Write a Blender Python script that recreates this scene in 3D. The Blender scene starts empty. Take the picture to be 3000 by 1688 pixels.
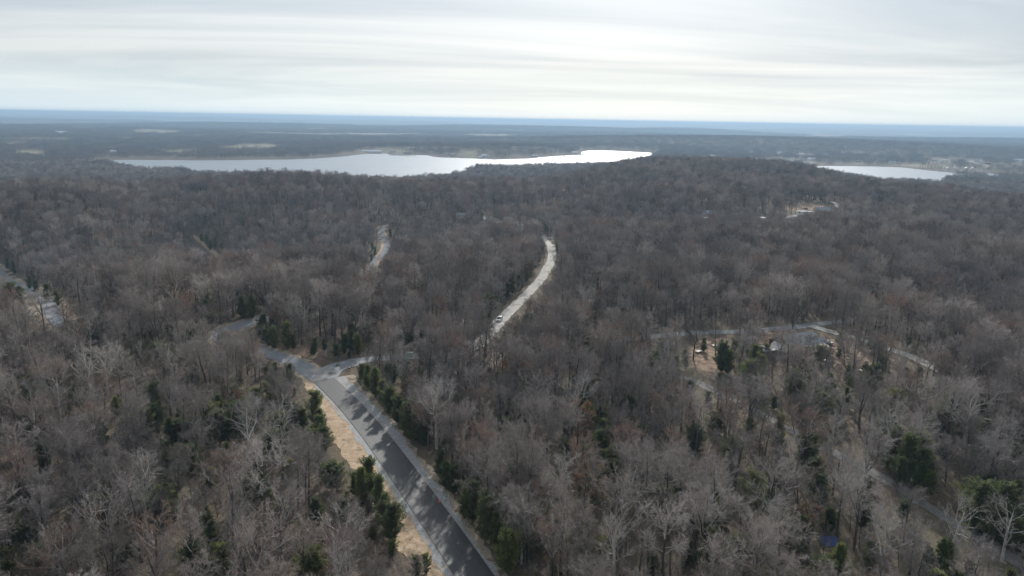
import bpy, math, random
import numpy as np
from mathutils import Matrix, Vector

# ------------------------------------------------------------------ camera, sky, sun, exposure
scene = bpy.context.scene
CAM_H = 82.0
PITCH, ROLL = math.radians(13.0), math.radians(0.97)
FPX = 2142.0                                  # focal length in pixels of the 3000 x 1688 photograph
cam_data = bpy.data.cameras.new("camera")
cam_data.sensor_width = 36.0
cam_data.lens = 36.0 * FPX / 3000.0
cam_data.clip_start = 0.5
cam_data.clip_end = 120000.0
cam = bpy.data.objects.new("camera", cam_data)
scene.collection.objects.link(cam)
cam.matrix_world = (Matrix.Translation((0, 0, CAM_H)) @ Matrix.Rotation(math.pi / 2 - PITCH, 4, 'X')
                    @ Matrix.Rotation(ROLL, 4, 'Z'))
scene.camera = cam

SUN_AZ, SUN_EL = math.radians(9.0), math.radians(27.0)
SUN_DIR = Vector((math.sin(SUN_AZ) * math.cos(SUN_EL), math.cos(SUN_AZ) * math.cos(SUN_EL), math.sin(SUN_EL)))

world = bpy.data.worlds.new("World")
scene.world = world
world.use_nodes = True


def build_world():
    nt = world.node_tree
    nt.nodes.clear()
    N, L = nt.nodes.new, nt.links.new

    def math_node(op, a, b=None, clamp=False):
        n = N('ShaderNodeMath')
        n.operation = op
        n.use_clamp = clamp
        for i, v in enumerate((a, b)):
            if v is None:
                continue
            if isinstance(v, (int, float)):
                n.inputs[i].default_value = v
            else:
                L(v, n.inputs[i])
        return n.outputs[0]
    tc = N('ShaderNodeTexCoord')
    sep = N('ShaderNodeSeparateXYZ')
    L(tc.outputs['Generated'], sep.inputs[0])
    z = math_node('MAXIMUM', sep.outputs[2], 0.0)
    zz = math_node('ADD', z, 0.045)
    u = math_node('DIVIDE', sep.outputs[0], zz)
    v = math_node('DIVIDE', sep.outputs[1], zz)
    comb = N('ShaderNodeCombineXYZ')
    L(math_node('MULTIPLY', u, 0.15), comb.inputs[0])
    L(math_node('MULTIPLY', v, 0.27), comb.inputs[1])
    comb.inputs[2].default_value = 3.7
    n1 = N('ShaderNodeTexNoise')
    n1.inputs['Scale'].default_value = 0.75
    n1.inputs['Detail'].default_value = 6.0
    n1.inputs['Roughness'].default_value = 0.55
    n1.inputs['Distortion'].default_value = 0.7
    L(comb.outputs[0], n1.inputs['Vector'])
    ramp = N('ShaderNodeValToRGB')
    cr = ramp.color_ramp
    cr.elements[0].position = 0.36
    cr.elements[0].color = (0.38, 0.47, 0.58, 1)
    cr.elements[1].position = 0.62
    cr.elements[1].color = (0.84, 0.875, 0.90, 1)
    e = cr.elements.new(0.48)
    e.color = (0.58, 0.65, 0.72, 1)
    L(n1.outputs['Fac'], ramp.inputs[0])
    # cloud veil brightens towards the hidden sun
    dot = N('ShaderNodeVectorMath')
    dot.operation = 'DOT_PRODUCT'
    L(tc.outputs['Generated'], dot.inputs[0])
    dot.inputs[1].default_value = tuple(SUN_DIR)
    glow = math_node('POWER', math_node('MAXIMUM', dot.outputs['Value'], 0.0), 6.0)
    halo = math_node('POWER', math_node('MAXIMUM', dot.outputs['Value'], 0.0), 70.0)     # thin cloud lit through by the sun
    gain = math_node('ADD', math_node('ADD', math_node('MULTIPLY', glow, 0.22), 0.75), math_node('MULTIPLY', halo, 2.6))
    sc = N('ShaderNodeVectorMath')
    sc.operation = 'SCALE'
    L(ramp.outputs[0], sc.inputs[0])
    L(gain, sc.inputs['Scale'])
    # pale clear strip low on the horizon
    low = N('ShaderNodeMapRange')
    low.inputs['From Min'].default_value = 0.005
    low.inputs['From Max'].default_value = 0.07
    low.inputs['To Min'].default_value = 0.85
    low.inputs['To Max'].default_value = 0.0
    L(sep.outputs[2], low.inputs['Value'])
    mix = N('ShaderNodeMix')
    mix.data_type = 'RGBA'
    L(low.outputs[0], mix.inputs['Factor'])
    L(sc.outputs[0], mix.inputs['A'])
    mix.inputs['B'].default_value = (0.66, 0.80, 0.88, 1)
    bg_c = N('ShaderNodeBackground')
    L(mix.outputs['Result'], bg_c.inputs['Color'])
    bg_c.inputs['Strength'].default_value = 1.0
    sky = N('ShaderNodeTexSky')
    sky.sky_type = 'NISHITA'
    sky.sun_disc = False
    sky.sun_elevation = SUN_EL
    sky.sun_rotation = SUN_AZ
    sky.altitude = 200.0
    bg_s = N('ShaderNodeBackground')
    L(sky.outputs[0], bg_s.inputs['Color'])
    bg_s.inputs['Strength'].default_value = 0.10
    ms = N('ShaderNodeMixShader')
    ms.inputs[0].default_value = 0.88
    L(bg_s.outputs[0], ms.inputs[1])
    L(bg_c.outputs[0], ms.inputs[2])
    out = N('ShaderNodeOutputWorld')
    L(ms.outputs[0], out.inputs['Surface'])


build_world()
sun_data = bpy.data.lights.new("sun", 'SUN')
sun_data.energy = 4.2
sun_data.angle = math.radians(1.2)
sun_data.color = (1.0, 0.955, 0.90)
sun = bpy.data.objects.new("sun", sun_data)
scene.collection.objects.link(sun)
sun.rotation_euler = SUN_DIR.to_track_quat('Z', 'Y').to_euler()
sun.location = SUN_DIR * 300

vs = scene.view_settings
vs.view_transform = 'Standard'
vs.look = 'None'
vs.exposure = 0.25
vs.gamma = 1.0
vs.use_curve_mapping = False
scene.render.engine = 'CYCLES'
scene.cycles.use_denoising = True
scene.cycles.max_bounces = 5
scene.cycles.diffuse_bounces = 3
scene.cycles.glossy_bounces = 2
scene.cycles.transparent_max_bounces = 8
scene.cycles.volume_bounces = 0

# ------------------------------------------------------------------ picture <-> place
_a = math.pi / 2 - PITCH


def rays(px):
    px = np.atleast_2d(np.asarray(px, float))
    u = (px[:, 0] - 1500) / FPX
    v = (844 - px[:, 1]) / FPX
    cr_, sr = math.cos(ROLL), math.sin(ROLL)
    X = u * cr_ - v * sr
    Yc = u * sr + v * cr_
    c, s = math.cos(_a), math.sin(_a)
    return np.stack([X, c * Yc + s, s * Yc - c], 1)


def project(P):
    """world points -> photograph pixels and depth"""
    P = np.atleast_2d(P)
    d = P - np.array([0, 0, CAM_H])
    c, s = math.cos(_a), math.sin(_a)
    Yc = c * d[:, 1] + s * d[:, 2]
    Zc = -s * d[:, 1] + c * d[:, 2]
    Xc = d[:, 0]
    cr_, sr = math.cos(ROLL), math.sin(ROLL)
    X = Xc * cr_ + Yc * sr
    Y = -Xc * sr + Yc * cr_
    dep = np.maximum(-Zc, 1e-3)
    return 1500 + FPX * X / dep, 844 - FPX * Y / dep, -Zc


# ------------------------------------------------------------------ terrain height
def _hash(ix, iy, seed):
    n = (ix * 374761393 + iy * 668265263 + seed * 974711) & 0x7fffffff
    n = ((n ^ (n >> 13)) * 1274126177) & 0x7fffffff
    return ((n ^ (n >> 16)) & 0xffff) / 65535.0


def vnoise(x, y, seed=0):
    ix = np.floor(x).astype(np.int64)
    iy = np.floor(y).astype(np.int64)
    fx, fy = x - ix, y - iy
    fx = fx * fx * fx * (fx * (fx * 6 - 15) + 10)
    fy = fy * fy * fy * (fy * (fy * 6 - 15) + 10)
    a = _hash(ix, iy, seed) * (1 - fx) + _hash(ix + 1, iy, seed) * fx
    b = _hash(ix, iy + 1, seed) * (1 - fx) + _hash(ix + 1, iy + 1, seed) * fx
    return a * (1 - fy) + b * fy


def fbm(x, y, seed=0, octaves=3):
    t, amp, tot = 0, 1.0, 0
    for o in range(octaves):
        t = t + amp * (vnoise(x * 2 ** o, y * 2 ** o, seed + o * 17) - 0.5)
        tot += amp
        amp *= 0.5
    return t / tot * 2


def sstep(a, b, x):
    t = np.clip((x - a) / (b - a), 0, 1)
    return t * t * (3 - 2 * t)


LAKE_Z = -50.0


def on_plane(px, z):
    d = rays(px)
    t = (z - CAM_H) / d[:, 2]
    return np.stack([d[:, 0] * t, d[:, 1] * t], 1)


LAKE_A = on_plane([(286, 473), (307, 469), (388, 468), (500, 469), (582, 470), (690, 469), (776, 468), (860, 467), (932, 464),
                   (1000, 459), (1058, 452), (1101, 450), (1135, 450), (1150, 454), (1167, 455), (1200, 455), (1225, 454), (1255, 455),
                   (1268, 459), (1285, 461), (1349, 463), (1400, 465),
                   (1446, 467), (1500, 466), (1543, 465), (1580, 461), (1621, 458), (1660, 456), (1706, 454), (1697, 449),
                   (1700, 446), (1718, 442), (1760, 441), (1815, 443), (1870, 446), (1915, 449), (1912, 453), (1897, 460), (1885, 469),
                   (1800, 483), (1720, 491), (1680, 493), (1640, 497), (1600, 497), (1550, 499), (1480, 502), (1430, 501), (1396, 500),
                   (1350, 524), (1250, 541), (1100, 546), (900, 539), (600, 524), (400, 507), (310, 490)], LAKE_Z)
LAKE_B = on_plane([(2372, 487), (2440, 486), (2505, 487), (2570, 488), (2640, 490), (2680, 495), (2718, 499), (2755, 503),
                   (2790, 506), (2850, 509), (2905, 508), (2940, 513), (2900, 519), (2850, 516), (2800, 513), (2775, 517),
                   (2757, 522), (2775, 528), (2745, 552), (2600, 550), (2500, 531), (2420, 508)], LAKE_Z)


def poly_sdf(P, x, y):
    """signed distance to a closed polygon, negative inside"""
    d = np.full(x.shape, 1e18)
    inside = np.zeros(x.shape, bool)
    n = len(P)
    for i in range(n):
        ax, ay = P[i]
        bx, by = P[(i + 1) % n]
        ex, ey = bx - ax, by - ay
        t = np.clip(((x - ax) * ex + (y - ay) * ey) / (ex * ex + ey * ey + 1e-9), 0, 1)
        d = np.minimum(d, (x - ax - t * ex) ** 2 + (y - ay - t * ey) ** 2)
        c = (ay > y) != (by > y)
        with np.errstate(divide='ignore', invalid='ignore'):
            xi = ax + (y - ay) / (by - ay + 1e-12) * ex
        inside ^= c & (x < xi)
    d = np.sqrt(d)
    return np.where(inside, -d, d)


def lake_sdf(x, y):
    x = np.asarray(x, float)
    y = np.asarray(y, float)
    out = np.full(x.shape, 5000.0)
    m = (y > 1000) & (y < 4500) & (np.abs(x) < 3200)
    if m.any():
        out[m] = np.minimum(poly_sdf(LAKE_A, x[m], y[m]), poly_sdf(LAKE_B, x[m], y[m]))
    return out


def gauss(x, y, cx, cy, sx, sy, rot=0.0):
    c, s = math.cos(math.radians(rot)), math.sin(math.radians(rot))
    dx, dy = x - cx, y - cy
    a = dx * c + dy * s
    b = -dx * s + dy * c
    return np.exp(-0.5 * ((a / sx) ** 2 + (b / sy) ** 2))


def height(x, y):
    x = np.asarray(x, float)
    y = np.asarray(y, float)
    r = np.hypot(x, y)
    az = np.degrees(np.arctan2(x, y))
    edge = np.interp(az, [-60, -38, -30, -20, -12, -6, 0, 5, 9, 13, 18, 22, 25, 29, 34, 60],
                     [900, 850, 850, 860, 850, 850, 900, 1000, 1150, 1290, 1290, 1170, 1060, 950, 880, 900])
    edge = edge + 30 * fbm(x / 210, y / 210, 5, 2)
    near = 5.0 * fbm(x / 190, y / 190, 1, 2) * sstep(150, 420, r) + 11.0 * fbm(x / 130 + 9, y / 130, 3, 2) * sstep(330, 520, r) * (1 - sstep(700, 850, r))
    near += -44 * gauss(x, y, -330, 500, 200, 90, 20) - 16 * gauss(x, y, -315, 690, 130, 30, -54.7) + 13 * gauss(x, y, -425, 650, 120, 45, -54.7) + 9 * gauss(x, y, -200, 770, 140, 55, -54.7) - 16 * gauss(x, y, -150, 640, 120, 90, 0)
    near += 8 * gauss(x, y, -170, 275, 90, 45, 15)
    near += 10 * gauss(x, y, -430, 830, 280, 120, 10)
    near += 7 * gauss(x, y, 330, 900, 220, 160, 0) - 9 * gauss(x, y, 120, 640, 160, 80, -15)
    near += 9 * gauss(x, y, 330, 1230, 200, 120, 0)
    near += 3 * gauss(x, y, 20, 520, 60, 60, 0)
    near += -13 * sstep(560, 800, r) * (1 - sstep(1, 9, az)) - 2.0 * sstep(600, 800, r) - 4 * sstep(650, 850, r) * sstep(20, 26, az)
    near = near * sstep(95, 230, r)
    drop = sstep(0, 1, (r - edge) / 480)
    amp = 24 * sstep(2600, 4600, r) + 34 * sstep(4500, 9000, r) + 40 * sstep(10000, 22000, r)
    ridgy = fbm(x / 2600 + 3.1, y / 1500 + 7.7, 31, 3)
    far = -46 + amp * (ridgy + 0.10) + 3 * fbm(x / 500, y / 500, 11, 2) * sstep(1600, 2500, r)
    far += 22 * gauss(x, y, 0, 2900, 420, 260, 0)
    far += 34 * gauss(x, y, 1750, 3900, 700, 420, -12) + 20 * gauss(x, y, 700, 4300, 800, 300, 0)
    far += 30 * gauss(x, y, -200, 8200, 900, 500, 0)
    far += 60 * sstep(22000, 30000, r) * np.clip(fbm(x / 9000, y / 9000, 77, 3) + 0.45, 0, 1.2)
    z = near * (1 - drop) + far * drop
    m = (r > 1150) & (r < 4600)
    if np.any(m):
        sd = lake_sdf(x, y)
        inside = sd < 0
        lo = LAKE_Z + 0.25 + np.clip(sd, 0, 40) * 0.05
        hi = LAKE_Z + 0.8 + np.maximum(sd, 0) * 0.16
        z = np.where(m & ~inside, np.minimum(np.maximum(z, lo), np.maximum(hi, lo)), z)
        z = np.where(m & inside, LAKE_Z - np.minimum(3.0, 0.2 + np.abs(sd) * 0.08), z)
    return z


def at(px, lift=0.0, tmax=9000.0):
    """points on the ground (lift metres above it) that the photograph shows at these pixels"""
    d = rays(px)
    ts = np.geomspace(70, tmax, 2600)
    out = []
    for v in d:
        P = np.array([0, 0, CAM_H]) + ts[:, None] * v
        g = P[:, 2] - height(P[:, 0], P[:, 1]) - lift
        k = np.argmax(g < 0)
        if g[k] >= 0:
            k = len(ts) - 1
        f = g[k - 1] / (g[k - 1] - g[k] + 1e-12)
        t = ts[k - 1] + (ts[k] - ts[k - 1]) * np.clip(f, 0, 1)
        p = np.array([0, 0, CAM_H]) + t * v
        out.append((p[0], p[1], float(height(p[0], p[1]))))
    return np.array(out)


# ------------------------------------------------------------------ materials
def material(name, rough=0.85, spec=0.3):
    m = bpy.data.materials.new(name)
    m.use_nodes = True
    b = m.node_tree.nodes['Principled BSDF']
    b.inputs['Roughness'].default_value = rough
    b.inputs['Specular IOR Level'].default_value = spec
    return m, m.node_tree, b


def add_noise(nt, scale, detail=3.0, coord=None, rough=0.55):
    n = nt.nodes.new('ShaderNodeTexNoise')
    n.inputs['Scale'].default_value = scale
    n.inputs['Detail'].default_value = detail
    n.inputs['Roughness'].default_value = rough
    if coord is not None:
        nt.links.new(coord, n.inputs['Vector'])
    return n.outputs['Fac']


def add_ramp(nt, fac, stops):
    r = nt.nodes.new('ShaderNodeValToRGB')
    el = r.color_ramp.elements
    el[0].position, el[0].color = stops[0][0], (*stops[0][1], 1)
    el[1].position, el[1].color = stops[-1][0], (*stops[-1][1], 1)
    for p, c in stops[1:-1]:
        e = el.new(p)
        e.color = (*c, 1)
    nt.links.new(fac, r.inputs[0])
    return r.outputs[0]


def add_mix(nt, fac, a, b, mode='MIX'):
    m = nt.nodes.new('ShaderNodeMix')
    m.data_type = 'RGBA'
    m.blend_type = mode
    for key, v in (('Factor', fac), ('A', a), ('B', b)):
        if isinstance(v, (int, float)):
            m.inputs[key].default_value = v
        elif isinstance(v, tuple):
            m.inputs[key].default_value = (*v, 1)
        else:
            nt.links.new(v, m.inputs[key])
    return m.outputs['Result']


def world_pos(nt):
    g = nt.nodes.new('ShaderNodeNewGeometry')
    return g.outputs['Position']


def add_attr(nt, name):
    a = nt.nodes.new('ShaderNodeAttribute')
    a.attribute_name = name
    return a


def object_random(nt):
    return nt.nodes.new('ShaderNodeObjectInfo').outputs['Random']


def scaled(nt, vec, s):
    n = nt.nodes.new('ShaderNodeVectorMath')
    n.operation = 'MULTIPLY'
    nt.links.new(vec, n.inputs[0])
    n.inputs[1].default_value = s
    return n.outputs[0]


def add_bump(nt, b, h, strength, dist):
    bp = nt.nodes.new('ShaderNodeBump')
    bp.inputs['Strength'].default_value = strength
    bp.inputs['Distance'].default_value = dist
    nt.links.new(h, bp.inputs['Height'])
    nt.links.new(bp.outputs[0], b.inputs['Normal'])


def flat_mat(name, col, rough=0.7, spec=0.3, metal=0.0, vary=0.12, scale=1.5):
    m, nt, b = material(name, rough, spec)
    f = add_noise(nt, scale, 4, world_pos(nt))
    lo = tuple(max(c * (1 - vary * 2), 0) for c in col)
    hi = tuple(min(c * (1 + vary), 1) for c in col)
    nt.links.new(add_ramp(nt, f, [(0.3, lo), (0.7, hi)]), b.inputs['Base Color'])
    b.inputs['Metallic'].default_value = metal
    return m


def make_ground_mat():
    m, nt, b = material("leaf_litter_ground", 0.95, 0.1)
    L = nt.links.new
    pos = world_pos(nt)
    big = add_noise(nt, 0.035, 3, pos)
    mid = add_noise(nt, 0.45, 4, pos)
    fine = add_noise(nt, 2.2, 4, pos)
    litter = add_ramp(nt, mid, [(0.28, (0.05, 0.036, 0.03)), (0.5, (0.105, 0.076, 0.057)), (0.68, (0.19, 0.14, 0.10))])
    litter = add_mix(nt, 0.55, litter, add_ramp(nt, fine, [(0.3, (0.03, 0.024, 0.02)), (0.7, (0.23, 0.17, 0.125))]), 'MIX')
    litter = add_mix(nt, add_ramp(nt, big, [(0.35, (0, 0, 0)), (0.65, (0.55, 0.55, 0.55))]), litter, (0.13, 0.125, 0.08))
    # bare clay and dry grass in clearings
    clear = add_attr(nt, "clearing").outputs['Fac']
    grass = add_ramp(nt, mid, [(0.3, (0.12, 0.08, 0.06)), (0.5, (0.22, 0.155, 0.11)), (0.7, (0.33, 0.255, 0.175))])
    col = add_mix(nt, clear, litter, grass)
    # far woodland too distant for its trees to be told apart, and pasture
    farn = add_noise(nt, 0.008, 5, scaled(nt, pos, (1, 1, 1)), 0.65)
    patch = add_ramp(nt, add_noise(nt, 0.0011, 4, pos, 0.6), [(0.36, (0.55, 0.58, 0.62)), (0.5, (1.0, 1.0, 1.0)), (0.64, (1.7, 1.6, 1.4))])
    wood = add_ramp(nt, farn, [(0.3, (0.022, 0.026, 0.026)), (0.5, (0.045, 0.047, 0.043)), (0.72, (0.085, 0.080, 0.068))])  # dark canopy tones with the trees' self-shadowing put into the colour
    wood = add_mix(nt, 1.0, wood, patch, 'MULTIPLY')
    col = add_mix(nt, add_attr(nt, "woodland").outputs['Fac'], col, wood)
    pn = add_noise(nt, 0.02, 3, pos)
    past = add_ramp(nt, pn, [(0.3, (0.11, 0.10, 0.06)), (0.55, (0.20, 0.17, 0.105)), (0.75, (0.30, 0.24, 0.16))])
    col = add_mix(nt, add_attr(nt, "pasture").outputs['Fac'], col, past)
    col = add_mix(nt, add_attr(nt, "shore").outputs['Fac'], col, (0.10, 0.07, 0.055))
    L(col, b.inputs['Base Color'])
    add_bump(nt, b, fine, 0.6, 0.25)
    return m


def make_road_mat(name, dark, light, streak, patch, rough=0.62, spec=0.5):
    """road surface: noise plus lengthwise wear bands that follow the road (uv: x across, y along)"""
    m, nt, b = material(name, rough, spec)
    L = nt.links.new
    uv = nt.nodes.new('ShaderNodeUVMap').outputs[0]
    pos = world_pos(nt)
    s1 = add_noise(nt, 1.0, 3, scaled(nt, uv, (7.0, 0.03, 1)))
    n1 = add_noise(nt, 0.5, 4, pos)
    n2 = add_noise(nt, 6.0, 3, pos)
    f = nt.nodes.new('ShaderNodeMath')
    f.operation = 'MULTIPLY_ADD'
    L(s1, f.inputs[0])
    f.inputs[1].default_value = streak
    sub = nt.nodes.new('ShaderNodeMath')
    sub.operation = 'MULTIPLY'
    L(n1, sub.inputs[0])
    sub.inputs[1].default_value = 1 - streak
    L(sub.outputs[0], f.inputs[2])
    col = add_ramp(nt, f.outputs[0], [(0.33, dark), (0.66, light)])
    col = add_mix(nt, 0.25, col, add_ramp(nt, n2, [(0.3, tuple(c * 0.5 for c in dark)), (0.7, tuple(min(1, c * 1.3) for c in light))]))
    if patch:
        col = add_mix(nt, add_ramp(nt, add_noise(nt, 0.12, 4, pos), [(0.55, (0, 0, 0)), (0.68, (0.8, 0.8, 0.8))]), col, patch)
    L(col, b.inputs['Base Color'])
    add_bump(nt, b, n2, 0.3, 0.02)
    return m


def make_earth_mat(name, stops, scale=0.6, rough=0.95, speck=None):
    m, nt, b = material(name, rough, 0.15)
    pos = world_pos(nt)
    n1 = add_noise(nt, scale, 5, pos, 0.65)
    n2 = add_noise(nt, 3.5, 3, pos)
    col = add_ramp(nt, n1, stops)
    col = add_mix(nt, 0.4, col, add_ramp(nt, n2, [(0.3, tuple(c * 0.45 for c in stops[0][1])), (0.7, tuple(min(1, c * 1.15) for c in stops[-1][1]))]))
    if speck:
        col = add_mix(nt, add_ramp(nt, add_noise(nt, 0.35, 5, pos, 0.7), [(0.52, (0, 0, 0)), (0.62, (0.9, 0.9, 0.9))]), col, speck)
    nt.links.new(col, b.inputs['Base Color'])
    add_bump(nt, b, n2, 0.5, 0.08)
    return m


def make_bark(name, stops, rough=0.9, grain=True):
    m, nt, b = material(name, rough, 0.15)
    col = add_ramp(nt, object_random(nt), stops)
    if grain:
        stand_ = add_noise(nt, 0.011, 2, world_pos(nt))          # stands of different species
        col = add_mix(nt, 1.0, col, add_ramp(nt, stand_, [(0.33, (0.84, 0.85, 0.89)), (0.5, (1.0, 0.99, 1.0)), (0.67, (1.2, 1.18, 1.16))]), 'MULTIPLY')
        f = add_noise(nt, 1.3, 3, world_pos(nt))
        col = add_mix(nt, 1.0, col, add_ramp(nt, f, [(0.3, (0.72, 0.72, 0.74)), (0.7, (1.18, 1.16, 1.12))]), 'MULTIPLY')
    nt.links.new(col, b.inputs['Base Color'])
    return m


def make_leaf(name, a, c, d, trans=0.35):
    m, nt, b = material(name, 0.7, 0.25)
    f = add_noise(nt, 0.9, 4, world_pos(nt))
    col = add_ramp(nt, f, [(0.28, a), (0.52, c), (0.75, d)])
    col = add_mix(nt, 1.0, col, add_ramp(nt, object_random(nt), [(0.0, (0.7, 0.72, 0.8)), (0.6, (1.0, 1.0, 1.0)), (1.0, (1.45, 1.3, 1.0))]), 'MULTIPLY')
    nt.links.new(col, b.inputs['Base Color'])
    tl = nt.nodes.new('ShaderNodeBsdfTranslucent')
    nt.links.new(col, tl.inputs['Color'])
    ms = nt.nodes.new('ShaderNodeMixShader')
    ms.inputs[0].default_value = trans
    nt.links.new(b.outputs[0], ms.inputs[1])
    nt.links.new(tl.outputs[0], ms.inputs[2])
    nt.links.new(ms.outputs[0], nt.nodes['Material Output'].inputs['Surface'])
    return m


M = {}
M['ground'] = make_ground_mat()
M['asphalt'] = make_road_mat("fresh_asphalt", (0.018, 0.019, 0.022), (0.056, 0.053, 0.050), 0.72, None, 0.52, 0.5)
M['old_asphalt'] = make_road_mat("worn_asphalt", (0.13, 0.14, 0.155), (0.25, 0.255, 0.265), 0.55, (0.30, 0.28, 0.25), 0.75, 0.3)
M['paved'] = make_road_mat("pale_paving", (0.13, 0.14, 0.15), (0.25, 0.25, 0.245), 0.45, None, 0.85, 0.15)
M['gravel_road'] = make_road_mat("white_gravel", (0.27, 0.26, 0.24), (0.52, 0.50, 0.46), 0.6, (0.20, 0.17, 0.14), 0.95, 0.1)
M['dirt_road'] = make_road_mat("tan_dirt", (0.24, 0.17, 0.115), (0.42, 0.32, 0.22), 0.5, None, 0.95, 0.1)
M['gravel'] = make_earth_mat("shoulder_gravel", [(0.3, (0.20, 0.207, 0.213)), (0.5, (0.31, 0.317, 0.322)), (0.7, (0.43, 0.42, 0.40))], 1.2, 0.95, (0.30, 0.255, 0.20))
M['track'] = make_earth_mat("grey_track", [(0.3, (0.13, 0.122, 0.114)), (0.5, (0.19, 0.18, 0.17)), (0.7, (0.26, 0.25, 0.235))], 0.8)
M['clay'] = make_earth_mat("clay_bank", [(0.28, (0.20, 0.135, 0.085)), (0.45, (0.40, 0.26, 0.15)), (0.6, (0.50, 0.37, 0.24)), (0.75, (0.52, 0.45, 0.35))], 0.45, 0.95, (0.20, 0.155, 0.115))
M['tan'] = make_earth_mat("tan_verge", [(0.28, (0.19, 0.15, 0.115)), (0.5, (0.32, 0.26, 0.19)), (0.72, (0.42, 0.36, 0.28))], 0.5, 0.95, (0.14, 0.105, 0.08))
M['trunk'] = make_bark("oak_bark", [(0.0, (0.06, 0.053, 0.05)), (0.5, (0.09, 0.08, 0.074)), (1.0, (0.14, 0.125, 0.115))])
M['twig'] = make_bark("bare_twigs", [(0.0, (0.115, 0.098, 0.087)), (0.15, (0.19, 0.167, 0.15)), (0.45, (0.28, 0.248, 0.226)),
                                     (0.68, (0.34, 0.303, 0.276)), (0.84, (0.43, 0.39, 0.36)), (0.92, (0.26, 0.19, 0.15)), (1.0, (0.30, 0.20, 0.15))])
M['limb'] = make_bark("grey_limbs", [(0.0, (0.16, 0.145, 0.135)), (0.5, (0.27, 0.25, 0.235)), (1.0, (0.40, 0.375, 0.35))])
M['pale_bark'] = make_bark("pale_bark", [(0.0, (0.42, 0.40, 0.37)), (1.0, (0.62, 0.59, 0.55))])
M['pale_twig'] = make_bark("pale_twigs", [(0.0, (0.33, 0.31, 0.285)), (1.0, (0.46, 0.435, 0.40))])
M['cedar'] = make_leaf("cedar_foliage", (0.070, 0.088, 0.040), (0.140, 0.172, 0.072), (0.215, 0.235, 0.105))
M['pine'] = make_leaf("pine_foliage", (0.03, 0.055, 0.015), (0.075, 0.115, 0.028), (0.13, 0.17, 0.05))
M['shrub'] = make_leaf("evergreen_shrub", (0.03, 0.045, 0.02), (0.065, 0.09, 0.035), (0.11, 0.13, 0.05))
M['russet'] = make_leaf("russet_leaves", (0.075, 0.045, 0.028), (0.16, 0.095, 0.055), (0.25, 0.16, 0.095))
M['far_wood'] = make_bark("far_twigs", [(0.0, (0.10, 0.09, 0.085)), (0.5, (0.165, 0.15, 0.14)), (1.0, (0.22, 0.19, 0.17))], grain=False)


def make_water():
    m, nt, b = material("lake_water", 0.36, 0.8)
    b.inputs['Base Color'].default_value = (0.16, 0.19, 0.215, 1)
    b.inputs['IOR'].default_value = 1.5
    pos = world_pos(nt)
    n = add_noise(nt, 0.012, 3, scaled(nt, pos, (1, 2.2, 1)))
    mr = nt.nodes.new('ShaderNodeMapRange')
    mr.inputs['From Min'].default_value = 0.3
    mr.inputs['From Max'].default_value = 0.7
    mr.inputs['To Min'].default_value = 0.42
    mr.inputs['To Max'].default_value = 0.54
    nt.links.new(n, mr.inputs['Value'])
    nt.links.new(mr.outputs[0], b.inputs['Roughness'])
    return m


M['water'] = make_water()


# ------------------------------------------------------------------ mesh helpers
def new_mesh(name, V, F, mats, mat_idx=None, smooth=False):
    me = bpy.data.meshes.new(name)
    me.from_pydata([tuple(map(float, v)) for v in V], [], [tuple(map(int, f)) for f in F])
    for m in (mats if isinstance(mats, (list, tuple)) else [mats]):
        me.materials.append(m)
    if mat_idx is not None:
        me.polygons.foreach_set('material_index', np.asarray(mat_idx, np.int32))
    if smooth:
        me.polygons.foreach_set('use_smooth', np.ones(len(me.polygons), bool))
    me.update()
    return me


def link(name, me, parent=None, loc=None, rotz=None, **props):
    o = bpy.data.objects.new(name, me)
    scene.collection.objects.link(o)
    if parent is not None:
        o.parent = parent
    if loc is not None:
        o.location = loc
    if rotz is not None:
        o.rotation_euler = (0, 0, rotz)
    for k, v in props.items():
        o[k] = v
    return o


def thing(name, label, category, loc, rotz=0.0, group=None):
    o = link(name, None, None, tuple(map(float, loc)), float(rotz), label=label, category=category)
    if group:
        o['group'] = group
    return o


class MB:
    def __init__(self):
        self.V, self.F = [], []

    def poly(self, pts, faces):
        k = len(self.V)
        self.V += [tuple(p) for p in pts]
        self.F += [tuple(k + i for i in f) for f in faces]
        return self

    def box(self, x0, x1, y0, y1, z0, z1):
        return self.poly([(x0, y0, z0), (x1, y0, z0), (x1, y1, z0), (x0, y1, z0), (x0, y0, z1), (x1, y0, z1), (x1, y1, z1), (x0, y1, z1)],
                         [(3, 2, 1, 0), (4, 5, 6, 7), (0, 1, 5, 4), (1, 2, 6, 5), (2, 3, 7, 6), (3, 0, 4, 7)])

    def loft(self, sections):
        """closed sections of equal length, capped"""
        k, n = len(self.V), len(sections[0])
        for s in sections:
            self.V += [tuple(p) for p in s]
        for i in range(len(sections) - 1):
            for j in range(n):
                a, b = k + i * n + j, k + i * n + (j + 1) % n
                self.F.append((a, b, b + n, a + n))
        self.F.append(tuple(k + j for j in reversed(range(n))))
        self.F.append(tuple(k + (len(sections) - 1) * n + j for j in range(n)))
        return self

    def cyl(self, p0, p1, r0, r1, n=12):
        p0, p1 = Vector(p0), Vector(p1)
        d = (p1 - p0).normalized()
        a = d.orthogonal().normalized()
        b = d.cross(a)
        return self.loft([[p + (a * math.cos(t) + b * math.sin(t)) * r for t in [2 * math.pi * i / n for i in range(n)]] for p, r in ((p0, r0), (p1, r1))])

    def build(self, name, mat, parent=None, smooth=False, bevel=0.0, **props):
        o = link(name, new_mesh(name, self.V, self.F, mat, smooth=smooth), parent, **props)
        if bevel:
            b = o.modifiers.new('bevel', 'BEVEL')
            b.width = bevel
            b.segments = 2
            b.limit_method = 'ANGLE'
        return o


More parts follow.
